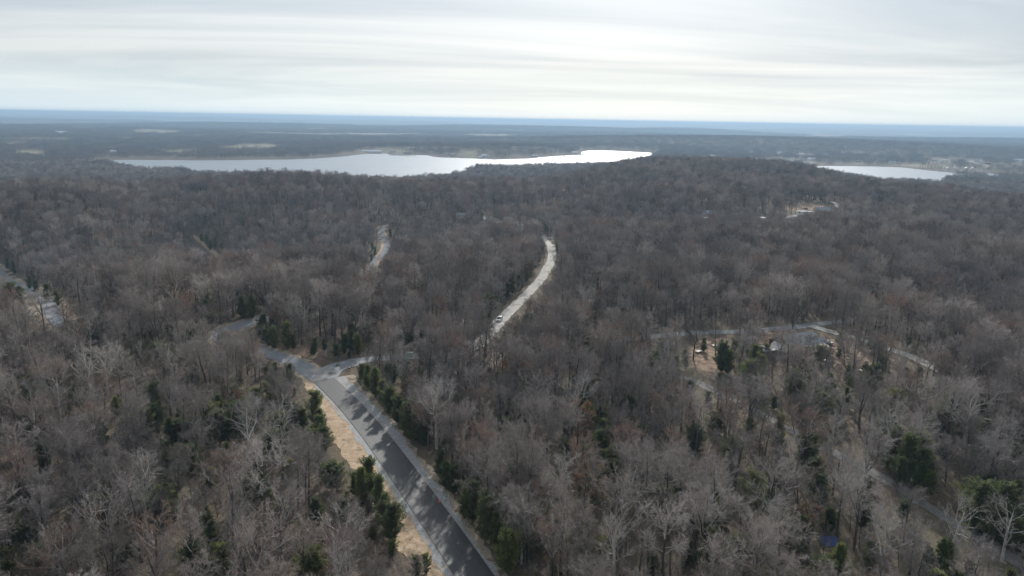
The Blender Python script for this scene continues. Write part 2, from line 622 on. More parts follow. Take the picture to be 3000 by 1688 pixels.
# ------------------------------------------------------------------ roads laid out on the ground
def smooth_line(P, step):
    """Catmull-Rom through points, resampled"""
    P = np.asarray(P, float)
    Q = np.vstack([2 * P[0] - P[1], P, 2 * P[-1] - P[-2]])
    out = []
    for i in range(1, len(Q) - 2):
        n = max(2, int(np.linalg.norm(Q[i + 1] - Q[i]) / step))
        t = np.linspace(0, 1, n, endpoint=False)[:, None]
        p0, p1, p2, p3 = Q[i - 1], Q[i], Q[i + 1], Q[i + 2]
        out.append(0.5 * (2 * p1 + (p2 - p0) * t + (2 * p0 - 5 * p1 + 4 * p2 - p3) * t ** 2 + (3 * p1 - p0 - 3 * p2 + p3) * t ** 3))
    out.append(Q[-2][None])
    return np.vstack(out)


def normals2(line):
    t = np.gradient(line, axis=0)
    t /= np.linalg.norm(t, axis=1)[:, None] + 1e-9
    return np.stack([t[:, 1], -t[:, 0]], 1)          # to the right of travel


def ribbon(name, line, lo, hi, mat, lift, k=6, thick=0.0, jit_lo=0.0, jit_hi=0.0, seed=0, **props):
    """strip between offsets lo and hi (metres right of the line), draped on the ground"""
    n = len(line)
    nv = normals2(line)
    s = np.concatenate([[0], np.cumsum(np.linalg.norm(np.diff(line, axis=0), axis=1))])
    lo = np.broadcast_to(np.asarray(lo, float), (n,)) + jit_lo * fbm(s / 3.1, s * 0 + seed, seed, 4)
    hi = np.broadcast_to(np.asarray(hi, float), (n,)) + jit_hi * fbm(s / 3.1, s * 0 + seed + 9, seed + 3, 4)
    V, F, UV = [], [], []
    f = np.linspace(0, 1, k)
    for i in range(n):
        off = lo[i] + (hi[i] - lo[i]) * f
        P = line[i] + off[:, None] * nv[i]
        z = height(P[:, 0], P[:, 1]) + lift
        if thick:
            V.append((P[0, 0], P[0, 1], z[0] - thick))
            UV.append((off[0] / 7, s[i]))
        for j in range(k):
            V.append((P[j, 0], P[j, 1], z[j]))
            UV.append((off[j] / 7, s[i]))
        if thick:
            V.append((P[-1, 0], P[-1, 1], z[-1] - thick))
            UV.append((off[-1] / 7, s[i]))
    w = k + (2 if thick else 0)
    for i in range(n - 1):
        for j in range(w - 1):
            a = i * w + j
            F.append((a, a + 1, a + w + 1, a + w))
    me = new_mesh(name, V, F, mat, smooth=False)
    uvl = me.uv_layers.new(name="UVMap")
    idx = np.zeros(len(me.loops), np.int32)
    me.loops.foreach_get('vertex_index', idx)
    uvl.data.foreach_set('uv', np.asarray(UV, float)[idx].ravel())
    return link(name, me, kind="structure", **props)


xy = lambda px: at(px)[:, :2]
L_EDGE = xy([(910, 1118), (970, 1178), (1041, 1262), (1110, 1362), (1173, 1452), (1250, 1565), (1334, 1688)])
R_EDGE = xy([(985, 1108), (1056, 1173), (1115, 1240), (1190, 1330), (1283, 1456), (1366, 1570), (1444, 1688)])
L_EDGE = smooth_line(L_EDGE, 2.0)
R_EDGE = smooth_line(R_EDGE, 2.0)
_m = np.linspace(0, 1, 80)
_pick = lambda A: np.stack([np.interp(_m, np.linspace(0, 1, len(A)), A[:, j]) for j in (0, 1)], 1)
mid = (_pick(L_EDGE) + _pick(R_EDGE)) / 2
ext = (mid[-1] - mid[-12]) / np.linalg.norm(mid[-1] - mid[-12])
MAIN = smooth_line(np.vstack([mid[::6], mid[-1] + ext * 25, mid[-1] + ext * 70]), 1.5)     # from the junction towards the camera
MAIN_W = 3.4

J = xy([(900, 1090)])[0]                                                   # junction
OLD = smooth_line(np.vstack([MAIN[3], xy([(880, 1072), (815, 1045), (740, 1018), (672, 1002), (640, 985)]),
                             xy([(665, 968), (706, 955), (757, 938), (785, 930)])]), 1.5)
BRANCH = smooth_line(np.vstack([MAIN[3] * 0.5 + J * 0.5, xy([(975, 1080), (1030, 1064), (1090, 1053), (1180, 1047), (1290, 1040), (1385, 1020),
                                                           (1432, 980), (1468, 938), (1512, 895), (1560, 846), (1594, 805), (1616, 760), (1613, 722), (1596, 700), (1572, 686), (1530, 672)])]), 1.5)
SPUR = smooth_line(xy([(1594, 699), (1612, 697), (1640, 699), (1690, 703)]), 2)
MIDROAD = smooth_line(xy([(1085, 800), (1092, 776), (1110, 758), (1130, 735), (1134, 712), (1120, 692), (1112, 676), (1125, 667), (1150, 664)]), 2)
LEFTROAD = smooth_line(xy([(-60, 760), (0, 800), (55, 838), (105, 874), (150, 905), (230, 950)]), 2)
DIRT = smooth_line(xy([(560, 690), (582, 703), (621, 736), (648, 762), (652, 780), (637, 802), (600, 825), (565, 850), (540, 880)]), 2)
HOUSEROAD = smooth_line(xy([(1780, 1000), (1900, 988), (2016, 977), (2133, 973), (2250, 966), (2350, 957), (2430, 946), (2520, 940)]), 2)
HOUSEROAD2 = smooth_line(xy([(2372, 955), (2443, 975), (2540, 1001), (2630, 1032), (2690, 1055), (2760, 1090)]), 2)
GRAVEL_R = smooth_line(xy([(1990, 1105), (2036, 1118), (2120, 1160), (2260, 1230), (2411, 1312), (2540, 1375), (2637, 1431), (2737, 1497), (2873, 1582), (3010, 1668), (3100, 1730)]), 1.5)
DRIVE = smooth_line(xy([(2036, 1118), (2050, 1085), (2070, 1050), (2120, 1015), (2180, 985)]), 2)
MIDHOUSE_RD = smooth_line(xy([(2180, 662), (2260, 648), (2330, 632), (2400, 622), (2440, 612), (2452, 602), (2440, 592)]), 3)
ROADS = [(MAIN, 9.5), (OLD, 6.0), (BRANCH, 5.0), (SPUR, 5), (MIDROAD, 6.5), (LEFTROAD, 7.5), (DIRT, 3.6), (HOUSEROAD, 4.5), (HOUSEROAD2, 4.5),
         (GRAVEL_R, 4.8), (DRIVE, 3.5), (MIDHOUSE_RD, 5)]

# pasture, clearings (also read by the tree planting)
PASTURE_PX = [((466, 391), 85, 5), ((369, 409), 32, 4), ((860, 394), 185, 4), ((1090, 394), 180, 3), ((560, 403), 60, 2.5), ((100, 414), 190, 3),
              ((45, 424), 45, 4), ((90, 447), 38, 7), ((250, 382), 70, 2.5), ((720, 436), 90, 4), ((760, 430), 70, 5), ((520, 446), 50, 6),
              ((1470, 417), 120, 1.8), ((1440, 398), 80, 2), ((2420, 397), 55, 2), ((2710, 484), 90, 4), ((2820, 470), 110, 4),
              ((2900, 484), 90, 5), ((2660, 483), 40, 4), ((1130, 446), 70, 3), ((1370, 457), 40, 3), ((2230, 470), 60, 3), ((2940, 410), 60, 2), ((2330, 472), 60, 3)]


def far_plane(px):
    p = on_plane([px], -44)
    return p[0]


PASTURES = []
for (c, w, h) in PASTURE_PX:
    p0 = far_plane(c)
    pl, pr = far_plane((c[0] - w, c[1] - w * 0.017)), far_plane((c[0] + w, c[1] + w * 0.017))
    pn, pf = far_plane((c[0], c[1] + h)), far_plane((c[0], c[1] - h))
    PASTURES.append((p0, np.linalg.norm(pr - pl) / 2, np.linalg.norm(pf - pn) / 2 * 1.25))
CLEAR_PX = [((2330, 1000), 130, 34), ((2090, 1035), 75, 58), ((2470, 1035), 130, 40), ((2380, 612), 78, 16), ((2250, 645), 70, 6), ((2060, 640), 50, 5),
            ((850, 1035), 110, 18), ((1330, 665), 150, 5), ((690, 990), 40, 30)]
CLEARINGS = []
for (c, w, h) in CLEAR_PX:
    p = xy([c, (c[0] - w, c[1]), (c[0] + w, c[1]), (c[0], c[1] + h), (c[0], c[1] - h)])
    CLEARINGS.append((p[0], np.linalg.norm(p[2] - p[1]) / 2, np.linalg.norm(p[4] - p[3]) / 2))


def ellipse_mask(x, y, items, wob=0.25, sc=60.0):
    out = np.zeros(np.shape(x))
    n = fbm(x / sc, y / sc, 55, 3)
    for (c, a, b) in items:
        ang = math.atan2(c[0], c[1])
        dx, dy = x - c[0], y - c[1]
        u = dx * math.cos(ang) - dy * math.sin(ang)
        v = dx * math.sin(ang) + dy * math.cos(ang)
        q = np.sqrt((u / a) ** 2 + (v / b) ** 2) + n * wob
        out = np.maximum(out, 1 - sstep(0.8, 1.0, q))
    return out


def pasture(x, y):
    r = np.hypot(x, y)
    m = ellipse_mask(x, y, PASTURES, 0.35, 160)
    rnd = fbm(x / 900 + 40, y / 420 + 13, 91, 3)
    m = np.maximum(m, sstep(0.50, 0.57, rnd) * sstep(4500, 6000, r))
    return m * sstep(1700, 2000, r)


# ------------------------------------------------------------------ the ground sheet
def build_ground():
    front = np.arange(-46, 46.001, 0.16)
    back = np.linspace(46, 314, 110)[1:-1]
    az = np.radians(np.concatenate([front, back]))
    rs = [0.0, 15, 30, 45, 60, 75, 90]
    while rs[-1] < 42000:
        rs.append(rs[-1] + max(3.0, rs[-1] * 0.0125))
    rs = np.array(rs)
    A, Rr = np.meshgrid(az, rs[1:])
    X, Y = np.sin(A) * Rr, np.cos(A) * Rr
    Z = height(X, Y)
    na, nr = len(az), len(rs) - 1
    V = np.vstack([[0, 0, float(height(0.0, 0.0))], np.stack([X.ravel(), Y.ravel(), Z.ravel()], 1)])
    i, j = np.meshgrid(np.arange(nr - 1), np.arange(na), indexing='ij')
    a = 1 + i * na + j
    b = 1 + i * na + (j + 1) % na
    quads = np.stack([a, b, b + na, a + na], -1).reshape(-1, 4)[:, ::-1]
    jj = np.arange(na)
    tris = np.stack([np.zeros(na, int), 1 + (jj + 1) % na, 1 + jj], 1)
    me = bpy.data.meshes.new("ground")
    me.vertices.add(len(V))
    me.vertices.foreach_set('co', V.astype(np.float32).ravel())
    loops = np.concatenate([quads.ravel(), tris.ravel()]).astype(np.int32)
    me.loops.add(len(loops))
    me.loops.foreach_set('vertex_index', loops)
    st = np.concatenate([np.arange(len(quads)) * 4, len(quads) * 4 + np.arange(len(tris)) * 3]).astype(np.int32)
    me.polygons.add(len(st))
    me.polygons.foreach_set('loop_start', st)
    me.update(calc_edges=True)
    me.polygons.foreach_set('use_smooth', np.ones(len(st), bool))
    me.materials.append(M['ground'])
    x, y = V[:, 0], V[:, 1]
    r = np.hypot(x, y)
    sd = lake_sdf(x, y)
    past = pasture(x, y)
    for nm, val in (("clearing", np.where(r < 1200, ellipse_mask(x, y, CLEARINGS, 0.3, 14), 0)),
                    ("pasture", past), ("woodland", sstep(4200, 5600, r) * (1 - past)),
                    ("shore", (1 - sstep(5, 13, sd)) * (sd < 100))):
        at_ = me.attributes.new(nm, 'FLOAT', 'POINT')
        at_.data.foreach_set('value', val.astype(np.float32))
    link("ground", me, kind="structure")


build_ground()


def build_lake(name, P):
    c = P.mean(0)
    d = P - c
    ln = np.linalg.norm(d, axis=1)[:, None]
    Q = c + d * (1 + 14.0 / ln)
    V = [(p[0], p[1], LAKE_Z) for p in Q]
    import mathutils.geometry as mg
    tri = mg.tessellate_polygon([[Vector((p[0], p[1], 0)) for p in Q]])
    F = [t if (np.cross(Q[t[1]] - Q[t[0]], Q[t[2]] - Q[t[0]]) > 0) else t[::-1] for t in tri]
    link(name, new_mesh(name, V, F, M['water']), kind="structure")


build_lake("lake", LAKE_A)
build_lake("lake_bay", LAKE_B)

# the new road with its shoulders and banks
_n = len(MAIN)
_t = np.linspace(0, 1, _n)
dist = np.concatenate([[0], np.cumsum(np.linalg.norm(np.diff(MAIN, axis=0), axis=1))])
wl = np.interp(dist, [0, 15, 40, 70, 100, 130, 200], [6.0, 8.5, 10.8, 10.5, 10.0, 9.5, 9.0])
wr = np.interp(dist, [0, 15, 35, 60, 90, 110, 200], [9.5, 8.2, 7.3, 7.0, 6.6, 5.6, 5.0])
gr_w = np.interp(dist, [0, 20, 60, 85, 100, 130, 200], [6.8, 6.4, 5.9, 5.3, 4.4, 4.0, 3.9])
# travel runs towards the camera, so "right of travel" is the photograph's left
ribbon("clay_verge", MAIN, MAIN_W, wl, M['clay'], 0.05, 7, jit_hi=1.6, seed=4)
ribbon("tan_verge", MAIN, -wr, -MAIN_W, M['tan'], 0.05, 7, jit_lo=1.4, seed=8)
ribbon("gravel_shoulder", MAIN, MAIN_W - 0.1, np.interp(dist, [0, 10, 60, 200], [3.9, 4.6, 4.9, 4.8]), M['gravel'], 0.09, 4, jit_hi=1.0, seed=2)
ribbon("gravel_shoulder", MAIN, -gr_w, -MAIN_W + 0.1, M['gravel'], 0.09, 4, jit_lo=1.1, seed=3)
ribbon("road", MAIN, -MAIN_W, MAIN_W, M['asphalt'], 0.20, 12, thick=0.14)
ribbon("old_road_verge", OLD, -5.2, 5.2, M['tan'], 0.03, 8, jit_lo=1.6, jit_hi=1.6, seed=21)
ribbon("old_road", OLD, -3.1, 3.1, M['old_asphalt'], 0.14, 8, jit_lo=0.3, jit_hi=0.3, seed=5)
_bs = np.concatenate([[0], np.cumsum(np.linalg.norm(np.diff(BRANCH, axis=0), axis=1))])
_ia = int(np.searchsorted(_bs, 62))
ribbon("branch_road", BRANCH[:_ia], np.interp(_bs[:_ia], [0, 10, 25, 60], [-3.5, -3.4, -2.8, -2.6]), np.interp(_bs[:_ia], [0, 8, 18, 60], [5.5, 4.5, 3.0, 2.6]), M['old_asphalt'], 0.17, 8, jit_lo=0.4, jit_hi=0.5, seed=6)
ribbon("gravel_road", BRANCH[_ia - 2:], -2.7, 2.7, M['gravel_road'], 0.14, 8, jit_lo=0.6, jit_hi=0.6, seed=7)
ribbon("gravel_spur", SPUR, -2.4, 2.4, M['gravel_road'], 0.18, 5, jit_lo=0.4, jit_hi=0.4, seed=9)
ribbon("valley_road_verge", MIDROAD, -5.5, 5.5, M['clay'], 0.05, 6, jit_lo=1, jit_hi=1, seed=12)
ribbon("valley_road", MIDROAD, -3.4, 3.4, M['paved'], 0.17, 6, jit_lo=0.3, jit_hi=0.3, seed=10)
ribbon("left_road_verge", LEFTROAD, -6.2, 7.5, M['tan'], 0.05, 6, jit_lo=1, jit_hi=1, seed=13)
ribbon("left_road", LEFTROAD, -2.9, 2.9, M['old_asphalt'], 0.17, 6, jit_lo=0.2, jit_hi=0.2, seed=11)
ribbon("dirt_track", DIRT, -2.2, 2.2, M['dirt_road'], 0.15, 5, jit_lo=0.7, jit_hi=0.7, seed=14)
ribbon("house_lane", HOUSEROAD, -2.6, 2.6, M['paved'], 0.12, 5, jit_lo=0.4, jit_hi=0.4, seed=15)
ribbon("side_lane", HOUSEROAD2, -2.4, 2.4, M['gravel_road'], 0.16, 5, jit_lo=0.5, jit_hi=0.5, seed=16)
ribbon("woodland_track", GRAVEL_R, -1.8, 1.8, M['track'], 0.10, 5, jit_lo=0.7, jit_hi=0.7, seed=17)
ribbon("hill_lane", MIDHOUSE_RD, -2.6, 2.6, M['gravel_road'], 0.2, 5, jit_lo=0.6, jit_hi=0.6, seed=19)


# ------------------------------------------------------------------ tree shapes
def tubes(P, R, sides):
    """tapered tubes along n polylines of k points, each closed in a tip"""
    n, k, _ = P.shape
    d = P[:, -1] - P[:, 0]
    d /= np.linalg.norm(d, axis=1)[:, None] + 1e-9
    ref = np.where(np.abs(d[:, 2:3]) > 0.8, np.array([[1.0, 0, 0]]), np.array([[0, 0, 1.0]]))
    a = np.cross(d, ref)
    a /= np.linalg.norm(a, axis=1)[:, None] + 1e-9
    b = np.cross(d, a)
    th = np.arange(sides) * 2 * math.pi / sides
    ring = a[:, None, :] * np.cos(th)[None, :, None] + b[:, None, :] * np.sin(th)[None, :, None]
    V = P[:, :-1, None, :] + R[:, :-1, None, None] * ring[:, None]
    V = np.concatenate([V.reshape(n, -1, 3), P[:, -1:]], 1)
    per = (k - 1) * sides + 1
    F = []
    base = np.arange(n) * per
    for i in range(k - 2):
        for j in range(sides):
            j2 = (j + 1) % sides
            F.append(np.stack([base + i * sides + j, base + i * sides + j2, base + (i + 1) * sides + j2, base + (i + 1) * sides + j], 1))
    T = []
    for j in range(sides):
        T.append(np.stack([base + (k - 2) * sides + j, base + (k - 2) * sides + (j + 1) % sides, base + per - 1], 1))
    Q = np.concatenate(F) if F else np.zeros((0, 4), int)
    return V.reshape(-1, 3), Q, np.concatenate(T)


def spawn(rng, P, R, per, t0, t1, length, ang, up, rr, k, taper=None, rmin=0.008):
    n, kk, _ = P.shape
    N = n * per
    par = np.repeat(np.arange(n), per)
    t = t0 + (t1 - t0) * (np.tile((np.arange(per) + 0.5) / per, n) + rng.uniform(-0.5, 0.5, N) / per)
    f = t * (kk - 1)
    i = np.clip(f.astype(int), 0, kk - 2)
    w = (f - i)[:, None]
    pos = P[par, i] * (1 - w) + P[par, i + 1] * w
    tan = P[par, i + 1] - P[par, i]
    tan /= np.linalg.norm(tan, axis=1)[:, None] + 1e-9
    rad = (R[par, i] * (1 - w[:, 0]) + R[par, i + 1] * w[:, 0])
    plen = np.linalg.norm(P[:, -1] - P[:, 0], axis=1)[par]
    rv = rng.normal(size=(N, 3))
    perp = rv - (rv * tan).sum(1)[:, None] * tan
    perp /= np.linalg.norm(perp, axis=1)[:, None] + 1e-9
    if taper is not None:                       # trunk limbs spread evenly round the stem
        g = np.arange(N) * 2.399 + rng.uniform(0, 0.9, N)
        perp = np.stack([np.cos(g), np.sin(g), np.zeros(N)], 1)
    an = np.radians(rng.uniform(ang[0], ang[1], N))
    d = tan * np.cos(an)[:, None] + perp * np.sin(an)[:, None]
    ln = rng.uniform(length[0], length[1], N) * (taper(t) if taper is not None else plen * (1.15 - 0.55 * t))
    pts = [pos]
    cur = d
    for s in range(1, k):
        cur = cur + np.array([0, 0, up]) + rng.normal(scale=0.16, size=(N, 3))
        cur /= np.linalg.norm(cur, axis=1)[:, None]
        pts.append(pts[-1] + cur * (ln / (k - 1))[:, None])
    PP = np.stack(pts, 1)
    r0 = np.maximum(rad * rr, rmin)
    RR = r0[:, None] * np.linspace(1, 0.35, k)[None]
    return PP, RR


class Parts:
    def __init__(self):
        self.V, self.F, self.n = [], [], 0

    def add(self, V, *faces):
        for f in faces:
            self.F += [tuple(x) for x in (f + self.n).tolist()]
        self.V.append(V)
        self.n += len(V)

    def arrays(self):
        return np.concatenate(self.V), self.F

    def mark(self):
        self.split = len(self.F)


LIMB_FACES = {}


def bare_tree(seed, H=16.0, spread=1.0, trunk_r=0.24, first=0.38, limbs=11, dens=1.0, forks=0, twig_w=1.0, limb_ang=(36, 70), up=0.17, thick=0.55):
    """trunk arrays and crown arrays of a leafless tree"""
    rng = np.random.default_rng(seed)
    k = 7
    top = H * rng.uniform(0.80, 0.9)
    wander = np.cumsum(rng.normal(scale=0.16, size=(k, 2)), 0) * np.linspace(0, 1, k)[:, None] * 1.6
    zt = np.linspace(0, 1, k) ** 0.95 * top
    P = np.concatenate([wander, zt[:, None]], 1)[None]
    R = (trunk_r * np.array([1.25, 1.0, 0.86, 0.72, 0.55, 0.36, 0.16]))[None]
    stems, radii = [P], [R]
    for _ in range(forks):
        fp, fr = spawn(rng, P, R, 1, 0.3, 0.5, (0.5, 0.62), (18, 30), 0.12, 0.75, k)
        stems.append(fp)
        radii.append(fr)
    P = np.concatenate(stems)
    R = np.concatenate(radii)
    tr = Parts()
    tr.add(*tubes(P, R, 7))
    cr = Parts()
    shape = lambda t: H * spread * (0.12 + 0.245 * np.sin(np.clip((t - first) / (1 - first), 0, 1) * math.pi * 0.80 + 0.55))
    p1, r1 = spawn(rng, P, R, limbs, first, 0.985, (0.85, 1.15), limb_ang, up, thick, 5, taper=shape, rmin=0.03)
    cr.add(*tubes(p1, r1, 4))
    p2, r2 = spawn(rng, p1, r1, max(3, int(7 * dens)), 0.22, 0.98, (0.42, 0.64), (25, 62), 0.09, 0.6, 4, rmin=0.026)
    cr.add(*tubes(p2, r2, 3))
    cr.mark()
    p3, r3 = spawn(rng, p2, r2, max(3, int(6 * dens)), 0.15, 1.0, (0.42, 0.68), (22, 58), 0.08, 0.7, 3, rmin=0.017 * twig_w)
    cr.add(*tubes(p3, r3, 3))
    p4, r4 = spawn(rng, p3, r3, max(3, int(7 * dens)), 0.1, 1.0, (0.55, 0.95), (20, 65), 0.05, 0.8, 2, rmin=0.016 * twig_w)
    cr.add(*tubes(p4, r4, 3))
    LIMB_FACES[id(cr.F)] = cr.split
    return tr.arrays(), cr.arrays()


def leaf_faces(rng, C, size, outward=None, flat=0.5):
    """one small kite-shaped leaf spray per centre, slightly folded"""
    n = len(C)
    a = rng.normal(size=(n, 3))
    if outward is not None:
        a = a * 0.55 + outward
    a /= np.linalg.norm(a, axis=1)[:, None] + 1e-9
    b = np.cross(a, rng.normal(size=(n, 3)))
    b /= np.linalg.norm(b, axis=1)[:, None] + 1e-9
    c = np.cross(a, b)
    s = size * rng.uniform(0.6, 1.3, n)[:, None]
    V = np.stack([C - a * s * 0.5, C + b * s * flat * 0.6 + c * s * 0.12, C + a * s * 0.8, C - b * s * flat * 0.6 + c * s * 0.12], 1)
    i = np.arange(n) * 4
    return V.reshape(-1, 3), np.stack([i, i + 1, i + 2], 1), np.stack([i, i + 2, i + 3], 1)


def cedar_tree(seed, H=9.0, W=2.1, n=5200, cone=0.75):
    """dense conical evergreen: trunk arrays, foliage arrays"""
    rng = np.random.default_rng(seed)
    k = 5
    P = np.stack([rng.normal(scale=0.06, size=k), rng.normal(scale=0.06, size=k), np.linspace(0, H * 0.93, k)], 1)[None]
    R = (np.array([0.17, 0.13, 0.1, 0.06, 0.02]) * H / 9)[None]
    tr = Parts()
    tr.add(*tubes(P, R, 6))
    b1, rb = spawn(rng, P, R, 64, 0.05, 0.99, (0.5, 1.2), (42, 82), 0.2, 0.4, 4,
                   taper=lambda t: W * (1.05 - t) ** cone * (0.78 + 0.4 * np.sin(t * 19 + seed * 1.7)) * (0.62 + 0.38 * sstep(0.0, 0.3, t)), rmin=0.02)
    tr.add(*tubes(b1, rb, 3))
    # foliage sprays clumped round the branches, thicker towards their ends
    m = n
    bi = rng.integers(0, len(b1), m)
    t = rng.uniform(0.12, 1.06, m) ** 0.75
    f = np.clip(t * 3, 0, 2.999)
    i = f.astype(int)
    w = (f - i)[:, None]
    C = b1[bi, i] * (1 - w) + b1[bi, i + 1] * w
    C = C + rng.normal(scale=0.17 * H / 9, size=(m, 3)) * (0.7 + t)[:, None]
    C[:, 2] = np.clip(C[:, 2], 0.15, None)
    top = np.stack([rng.normal(scale=0.32, size=m // 30), rng.normal(scale=0.32, size=m // 30), H * rng.uniform(0.8, 0.99, m // 30)], 1)
    C = np.concatenate([C, top])
    out = C * np.array([1, 1, 0])
    out /= np.linalg.norm(out, axis=1)[:, None] + 1e-6
    out[:, 2] = 0.75
    fo = Parts()
    fo.add(*leaf_faces(rng, C, 0.30 * (H / 9) ** 0.5, out, 0.45))
    return tr.arrays(), fo.arrays()


def pine_tree(seed, H=13.0):
    rng = np.random.default_rng(seed)
    k = 6
    P = np.stack([np.cumsum(rng.normal(scale=0.07, size=k)), np.cumsum(rng.normal(scale=0.07, size=k)), np.linspace(0, H * 0.95, k)], 1)[None]
    R = (np.array([0.2, 0.17, 0.14, 0.1, 0.06, 0.02]))[None]
    tr = Parts()
    tr.add(*tubes(P, R, 6))
    b1, rb = spawn(rng, P, R, 30, 0.25, 0.98, (0.75, 1.2), (50, 78), 0.16, 0.4, 4, taper=lambda t: 2.9 * (1.12 - t) ** 0.6, rmin=0.02)
    tr.add(*tubes(b1, rb, 3))
    b2, rb2 = spawn(rng, b1, rb, 5, 0.35, 1.0, (0.3, 0.5), (30, 60), 0.15, 0.6, 3, rmin=0.012)
    tr.add(*tubes(b2, rb2, 3))
    cen = np.concatenate([b1[:, -1], b2[:, -1], b2[:, 1]])
    C = np.repeat(cen, 16, 0) + rng.normal(scale=0.27, size=(len(cen) * 16, 3))
    o = np.tile(np.array([[0, 0, 0.8]]), (len(C), 1))
    fo = Parts()
    fo.add(*leaf_faces(rng, C, 0.42, o, 0.35))
    return tr.arrays(), fo.arrays()


def russet_tree(seed, H=12.0):
    (tv, tf), (cv, cf) = bare_tree(seed, H, 0.95, 0.17, 0.22, 10, 0.75)
    rng = np.random.default_rng(seed + 500)
    pick = cv[rng.integers(len(cv) // 3, len(cv), 1500)]
    fo = Parts()
    fo.add(*leaf_faces(rng, pick + rng.normal(scale=0.12, size=pick.shape), 0.26, None, 0.8))
    return (tv, tf), (cv, cf), fo.arrays()


def merged(parts):
    V, F, MI, n = [], [], [], 0
    for (v, f), mi in parts:
        V.append(v)
        F += [tuple(i + n for i in q) for q in f]
        MI += [mi] * len(f)
        n += len(v)
    return np.concatenate(V), F, MI


KINDS = {}                                   # kind -> list of (part meshes [(name, mesh)], merged mesh, height)


def register(kind, sets, H):
    """sets: [(part name, arrays, material or (limb material, twig material))]"""
    parts, mats, V, F, MI, n = [], [], [], [], [], 0
    for nm, a, mt in sets:
        ms = list(mt) if isinstance(mt, tuple) else [mt]
        mi = np.zeros(len(a[1]), int)
        if len(ms) > 1:
            mi[LIMB_FACES[id(a[1])]:] = 1
        parts.append((nm, new_mesh(kind + "_" + nm, a[0], a[1], ms, mi)))
        V.append(a[0])
        F += [tuple(i + n for i in q) for q in a[1]]
        MI.append(mi + len(mats))
        n += len(a[0])
        mats += ms
    KINDS.setdefault(kind, []).append((parts, new_mesh(kind, np.concatenate(V), F, mats, np.concatenate(MI)), H))


for sd, kw in enumerate([dict(), dict(H=18, spread=0.8, first=0.48), dict(H=14, spread=1.2, first=0.3, limbs=12), dict(H=16.5, forks=1, spread=0.85, limbs=7),
                         dict(H=12.5, spread=0.95, dens=1.15), dict(H=17, forks=2, spread=0.75, limbs=6, trunk_r=0.26), dict(H=15.5, spread=0.8, first=0.3, limb_ang=(25, 48)),
                         dict(H=17, spread=1.0, first=0.42, dens=0.75, limbs=9, thick=0.65)]):
    t, c = bare_tree(100 + sd, **kw)
    register('bare_tree', [('trunk', t, M['trunk']), ('crown', c, (M['limb'], M['twig']))], kw.get('H', 16.0))
for sd, kw in enumerate([dict(H=16, spread=1.35, trunk_r=0.34, limbs=9, first=0.25, dens=0.85, thick=0.72, limb_ang=(35, 70), up=0.2),
                         dict(H=17, spread=1.15, trunk_r=0.30, limbs=8, forks=1, dens=0.85, thick=0.75), dict(H=15, spread=1.0, trunk_r=0.26, limbs=14, dens=0.9, first=0.18, limb_ang=(22, 42), thick=0.6)]):
    t, c = bare_tree(200 + sd, **kw)
    register('pale_tree', [('trunk', t, M['pale_bark']), ('crown', c, M['pale_twig'])], kw['H'])
for sd in range(4):
    t, c = cedar_tree(300 + sd, 9.0, [3.4, 4.1, 3.0, 3.7][sd], 10500, [0.5, 0.38, 0.62, 0.33][sd])
    register('cedar_tree', [('trunk', t, M['trunk']), ('crown', c, M['cedar'])], 9.0)
for sd in range(2):
    t, c = pine_tree(400 + sd)
    register('pine_tree', [('trunk', t, M['trunk']), ('crown', c, M['pine'])], 13.0)
for sd in range(2):
    t, c, l = russet_tree(450 + sd)
    register('russet_oak', [('trunk', t, M['trunk']), ('crown', c, (M['limb'], M['twig'])), ('leaves', l, M['russet'])], 12.0)
for sd in range(3):
    t, c = bare_tree(500 + sd, 7.0, 0.9, 0.06, 0.15, 9, 0.8, twig_w=0.9)
    register('sapling', [('trunk', t, M['trunk']), ('crown', c, (M['limb'], M['twig']))], 7.0)
for sd in range(2):
    t, c = bare_tree(540 + sd, 2.2, 1.5, 0.03, 0.02, 9, 0.7, twig_w=0.8, limb_ang=(25, 70))
    register('brush', [('trunk', t, M['trunk']), ('crown', c, (M['limb'], M['twig']))], 2.2)


def clump(seed, evergreen):
    rng = np.random.default_rng(seed)
    out = []
    for i in range(12):
        g = i * 2.399
        rr = 16.5 * math.sqrt((i + 0.5) / 12)
        off = np.array([rr * math.cos(g) + rng.normal() * 1.2, rr * math.sin(g) + rng.normal() * 1.2, -0.6])
        s = rng.uniform(0.75, 1.12)
        if evergreen and rng.random() < 0.75:
            (tv, tf), (cv, cf) = cedar_tree(seed * 50 + i, 9.5, 2.8, 420, 0.6)
            cv = (cv - cv.mean(0)) * 1.0 + cv.mean(0)
            out.append(((cv * s + off, cf), 1))
        else:
            (tv, tf), (cv, cf) = bare_tree(seed * 50 + i, 15, 1.05, 0.22, 0.3, 7, 0.55, twig_w=4.5)
            out.append(((tv * s + off, tf), 0))
            out.append(((cv * s + off, cf), 0))
    V, F, MI = merged(out)
    return new_mesh("far_woods_clump", V, F, [M['far_wood'], M['cedar']], MI)


CLUMPS = [clump(s, False) for s in range(4)] + [clump(9, True)]


# ------------------------------------------------------------------ where the trees stand
rngT = np.random.default_rng(7)


def line_dist(x, y, line):
    d = np.full(x.shape, 1e9)
    A = line[::2]
    if len(A) < 2:
        A = line
    for i in range(len(A) - 1):
        ax, ay = A[i]
        ex, ey = A[i + 1] - A[i]
        t = np.clip(((x - ax) * ex + (y - ay) * ey) / (ex * ex + ey * ey + 1e-9), 0, 1)
        d = np.minimum(d, (x - ax - t * ex) ** 2 + (y - ay - t * ey) ** 2)
    return np.sqrt(d)


